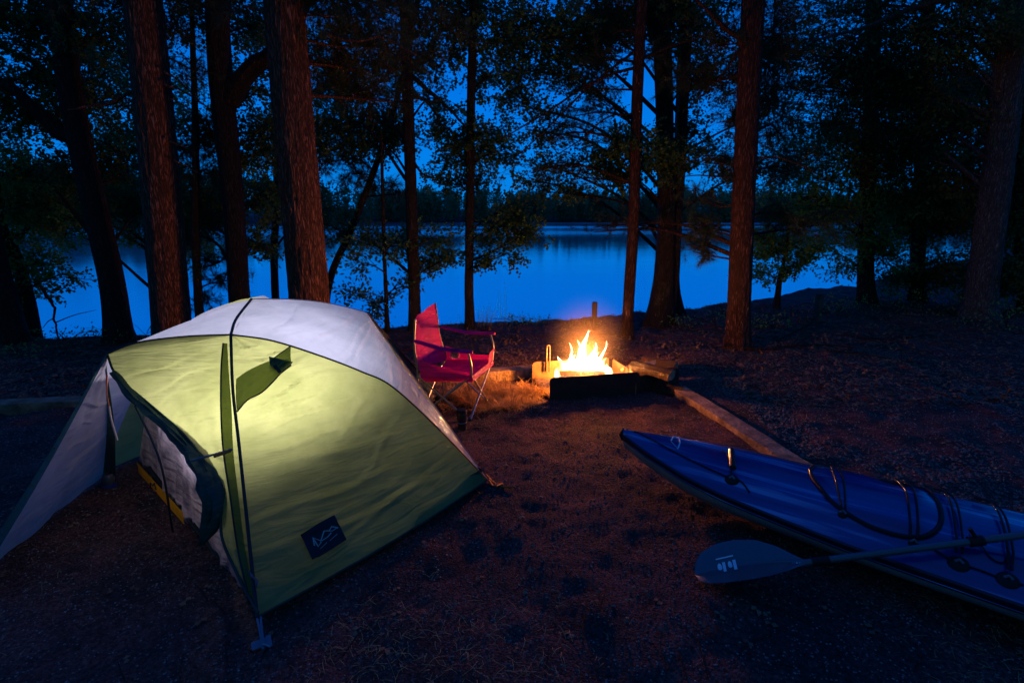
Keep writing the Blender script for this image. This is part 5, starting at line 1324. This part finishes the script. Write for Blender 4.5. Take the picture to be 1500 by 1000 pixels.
g = Geo(); g.tube([bladep(t, 0, .003) for t in np.linspace(.45, 1.0, 20)], np.linspace(.003, .013, 20), 8); g.build('spine', M['paddle_black'], blade)
def bl_patch(poly):
    P_ = [bladep(t, y, .0075) for t, y in poly]; g.add(np.array(P_+[np.mean(P_, 0)]), [[i, (i+1) % len(P_), len(P_)] for i in range(len(P_))])
g = Geo()
def oval(t0, y0, rt, ry, sl=0): bl_patch([(t0+rt*math.cos(a)+sl*math.sin(a), y0+ry*math.sin(a)) for a in np.linspace(0, 2*np.pi, 20, endpoint=False)])
def bar(t0, y0, wt, y1, sl=0): bl_patch([(t0, y0), (t0+wt, y0), (t0+wt+sl, y1), (t0+sl, y1)])
oval(.245, .02, .022, .17); bar(.275, .20, .028, -.30, -.006)
oval(.345, .05, .020, .15); bar(.375, .22, .030, -.28, -.006)
bar(.225, .40, .17, .35, 0)
bar(.93, .1, .014, -.5, -.004); bar(.955, .1, .014, -.5, -.004)
g.build('blade_mark', M['decal'], blade)

# ------------------------------------------------------------------ ground litter
def scatter(n, sampler, seed):
    r = np.random.default_rng(seed); P_ = sampler(r, n); P_ = P_[(P_[:, 1] < crest(P_[:, 0])+.2)]
    z = gz(P_[:, 0], P_[:, 1]); return np.c_[P_, z], r
OCT = np.array([[1, 0, 0], [0, 1, 0], [-1, 0, 0], [0, -1, 0], [.1, .1, .7], [0, 0, -.7]])
OCF = np.array([[0, 1, 4], [1, 2, 4], [2, 3, 4], [3, 0, 4], [1, 0, 5], [2, 1, 5], [3, 2, 5], [0, 3, 5]])
def pebbles(P_, sz, r, label, m_='pebble', name='gravel'):
    n = len(P_); T = OCT[None]*(1+.5*(r.random((n, 6, 1))-.5))*sz[:, None, None]
    a = r.uniform(0, 6.28, n); c, s = np.cos(a), np.sin(a)
    x = T[..., 0]*c[:, None]-T[..., 1]*s[:, None]; y = T[..., 0]*s[:, None]+T[..., 1]*c[:, None]
    V = np.stack([x+P_[:, 0:1], y*.9+P_[:, 1:2], T[..., 2]+P_[:, 2:3]+sz[:, None]*.2], -1).reshape(-1, 3)
    o = link(name, fast_mesh(name, V, rep_faces(OCF, n, 6), False), M[m_]); return setp(o, label, kind='stuff')
def near(r, n):
    y = .9+5.2*r.random(n)**1.3; x = r.uniform(-1.15, 1.15, n)*(y*1.0+.5); return np.c_[x, y]
P_, r = scatter(30000, near, 1); pebbles(P_, r.uniform(.0015, .0045, len(P_))*(1+.2*P_[:, 1]), r, 'fine gravel strewn over the camp pad')
def rightbank(r, n):
    y = r.uniform(2.2, 5.0, n); x = 2.0+(5.2-y)*-.0+r.random(n)**1.2*3.2+(y < 3.2)*.3; return np.c_[x, y]
P_, r = scatter(9000, rightbank, 2); dens_ = fbm(P_*1.1, 3, 3) > -.12; P_ = P_[dens_]; pebbles(P_, r.uniform(.005, .016, len(P_)), r, 'coarse gravel beside the kayak at the right', 'dark_pebble')
def strips(P_, ln, wd, r, label, m_, name, lift=.01, tilt=.15):
    n = len(P_); d = r.normal(size=(n, 3)); d[:, 2] *= tilt; d /= np.linalg.norm(d, axis=1)[:, None]
    s = np.cross(d, [0, 0, 1.]); s /= np.linalg.norm(s, axis=1)[:, None]
    l = (ln*r.uniform(.5, 1.2, n))[:, None]; P0 = P_+np.c_[np.zeros((n, 2)), r.random(n)*lift+.003]
    mid = P0+d*l*.5+np.c_[np.zeros((n, 2)), r.random(n)*.01]; mid += s*(r.normal(size=(n, 1))*.006)
    e = P0+d*l
    V = np.stack([P0-s*wd, P0+s*wd, mid-s*wd, mid+s*wd, e-s*wd*.6, e+s*wd*.6], 1).reshape(-1, 3)
    F_ = rep_faces([[0, 1, 3, 2], [2, 3, 5, 4]], n, 6)
    o = link(name, fast_mesh(name, V, F_, False), M[m_]); return setp(o, label, kind='stuff')
def wide(r, n):
    y = .9+7.5*r.random(n)**1.2; x = r.uniform(-1.2, 1.2, n)*(y+.5); return np.c_[x, y]
P_, r = scatter(26000, wide, 3); k_ = fbm(P_*[.9, .9, 0], 3, 8)+.10*(P_[:, 1] > 5)+.1*r.normal(size=len(P_)) > .02; P_ = P_[k_]
strips(P_, .06, .0011, r, 'brown pine needles scattered over the ground', 'straw', 'pine_needles', .008)
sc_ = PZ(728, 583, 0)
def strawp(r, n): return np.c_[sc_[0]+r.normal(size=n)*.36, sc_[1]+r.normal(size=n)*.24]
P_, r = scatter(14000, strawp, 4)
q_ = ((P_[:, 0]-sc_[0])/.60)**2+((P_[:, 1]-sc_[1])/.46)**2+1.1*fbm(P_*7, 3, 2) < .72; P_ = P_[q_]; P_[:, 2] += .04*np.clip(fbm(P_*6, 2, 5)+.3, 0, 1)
strips(P_, .10, .0016, r, 'heap of pine straw lit orange between the chair and the fire box', 'firelit_straw', 'straw_heap', .035, .35)
def litter(r, n):
    y = 4.2+5.5*r.random(n); x = r.uniform(-1.25, 1.25, n)*y; q = np.c_[x, y]
    out = (q[:, 1]-.28*q[:, 0] > 5.3) | (q[:, 0] > 2.05+(4.8-q[:, 1])*.25); return q[out]
P_, r = scatter(30000, litter, 5); n_ = len(P_); P_[:, 2] += r.random(n_)*.02
V = leaf_cloud(P_, r.uniform(.04, .08, n_), OAK_T, np.c_[r.normal(size=(n_, 2)), r.normal(size=n_)*.2], .2, 2.2, r=r)
o = link('leaf_litter', fast_mesh('leaf_litter', V, rep_faces(OAK_F, n_, 7), False), M['litter']); setp(o, 'dead leaves covering the forest floor behind the timbers', kind='stuff')

P_, r = scatter(420, wide, 11); strips(P_, .17, .0035, r, 'broken twigs lying about on the ground', 'dark_bark', 'twigs', .006, .05)
P_, r = scatter(700, near, 12); P_ = P_[P_[:, 1] > 1.6]; n_ = len(P_)
V = leaf_cloud(P_+[0, 0, .008], r.uniform(.03, .06, n_), OAK_T, np.c_[r.normal(size=(n_, 2)), r.normal(size=n_)*.15], .2, 2.2, r=r)
o = link('fallen_leaves', fast_mesh('fallen_leaves', V, rep_faces(OAK_F, n_, 7), False), M['litter']); setp(o, 'single dead leaves on the camp pad', kind='stuff')
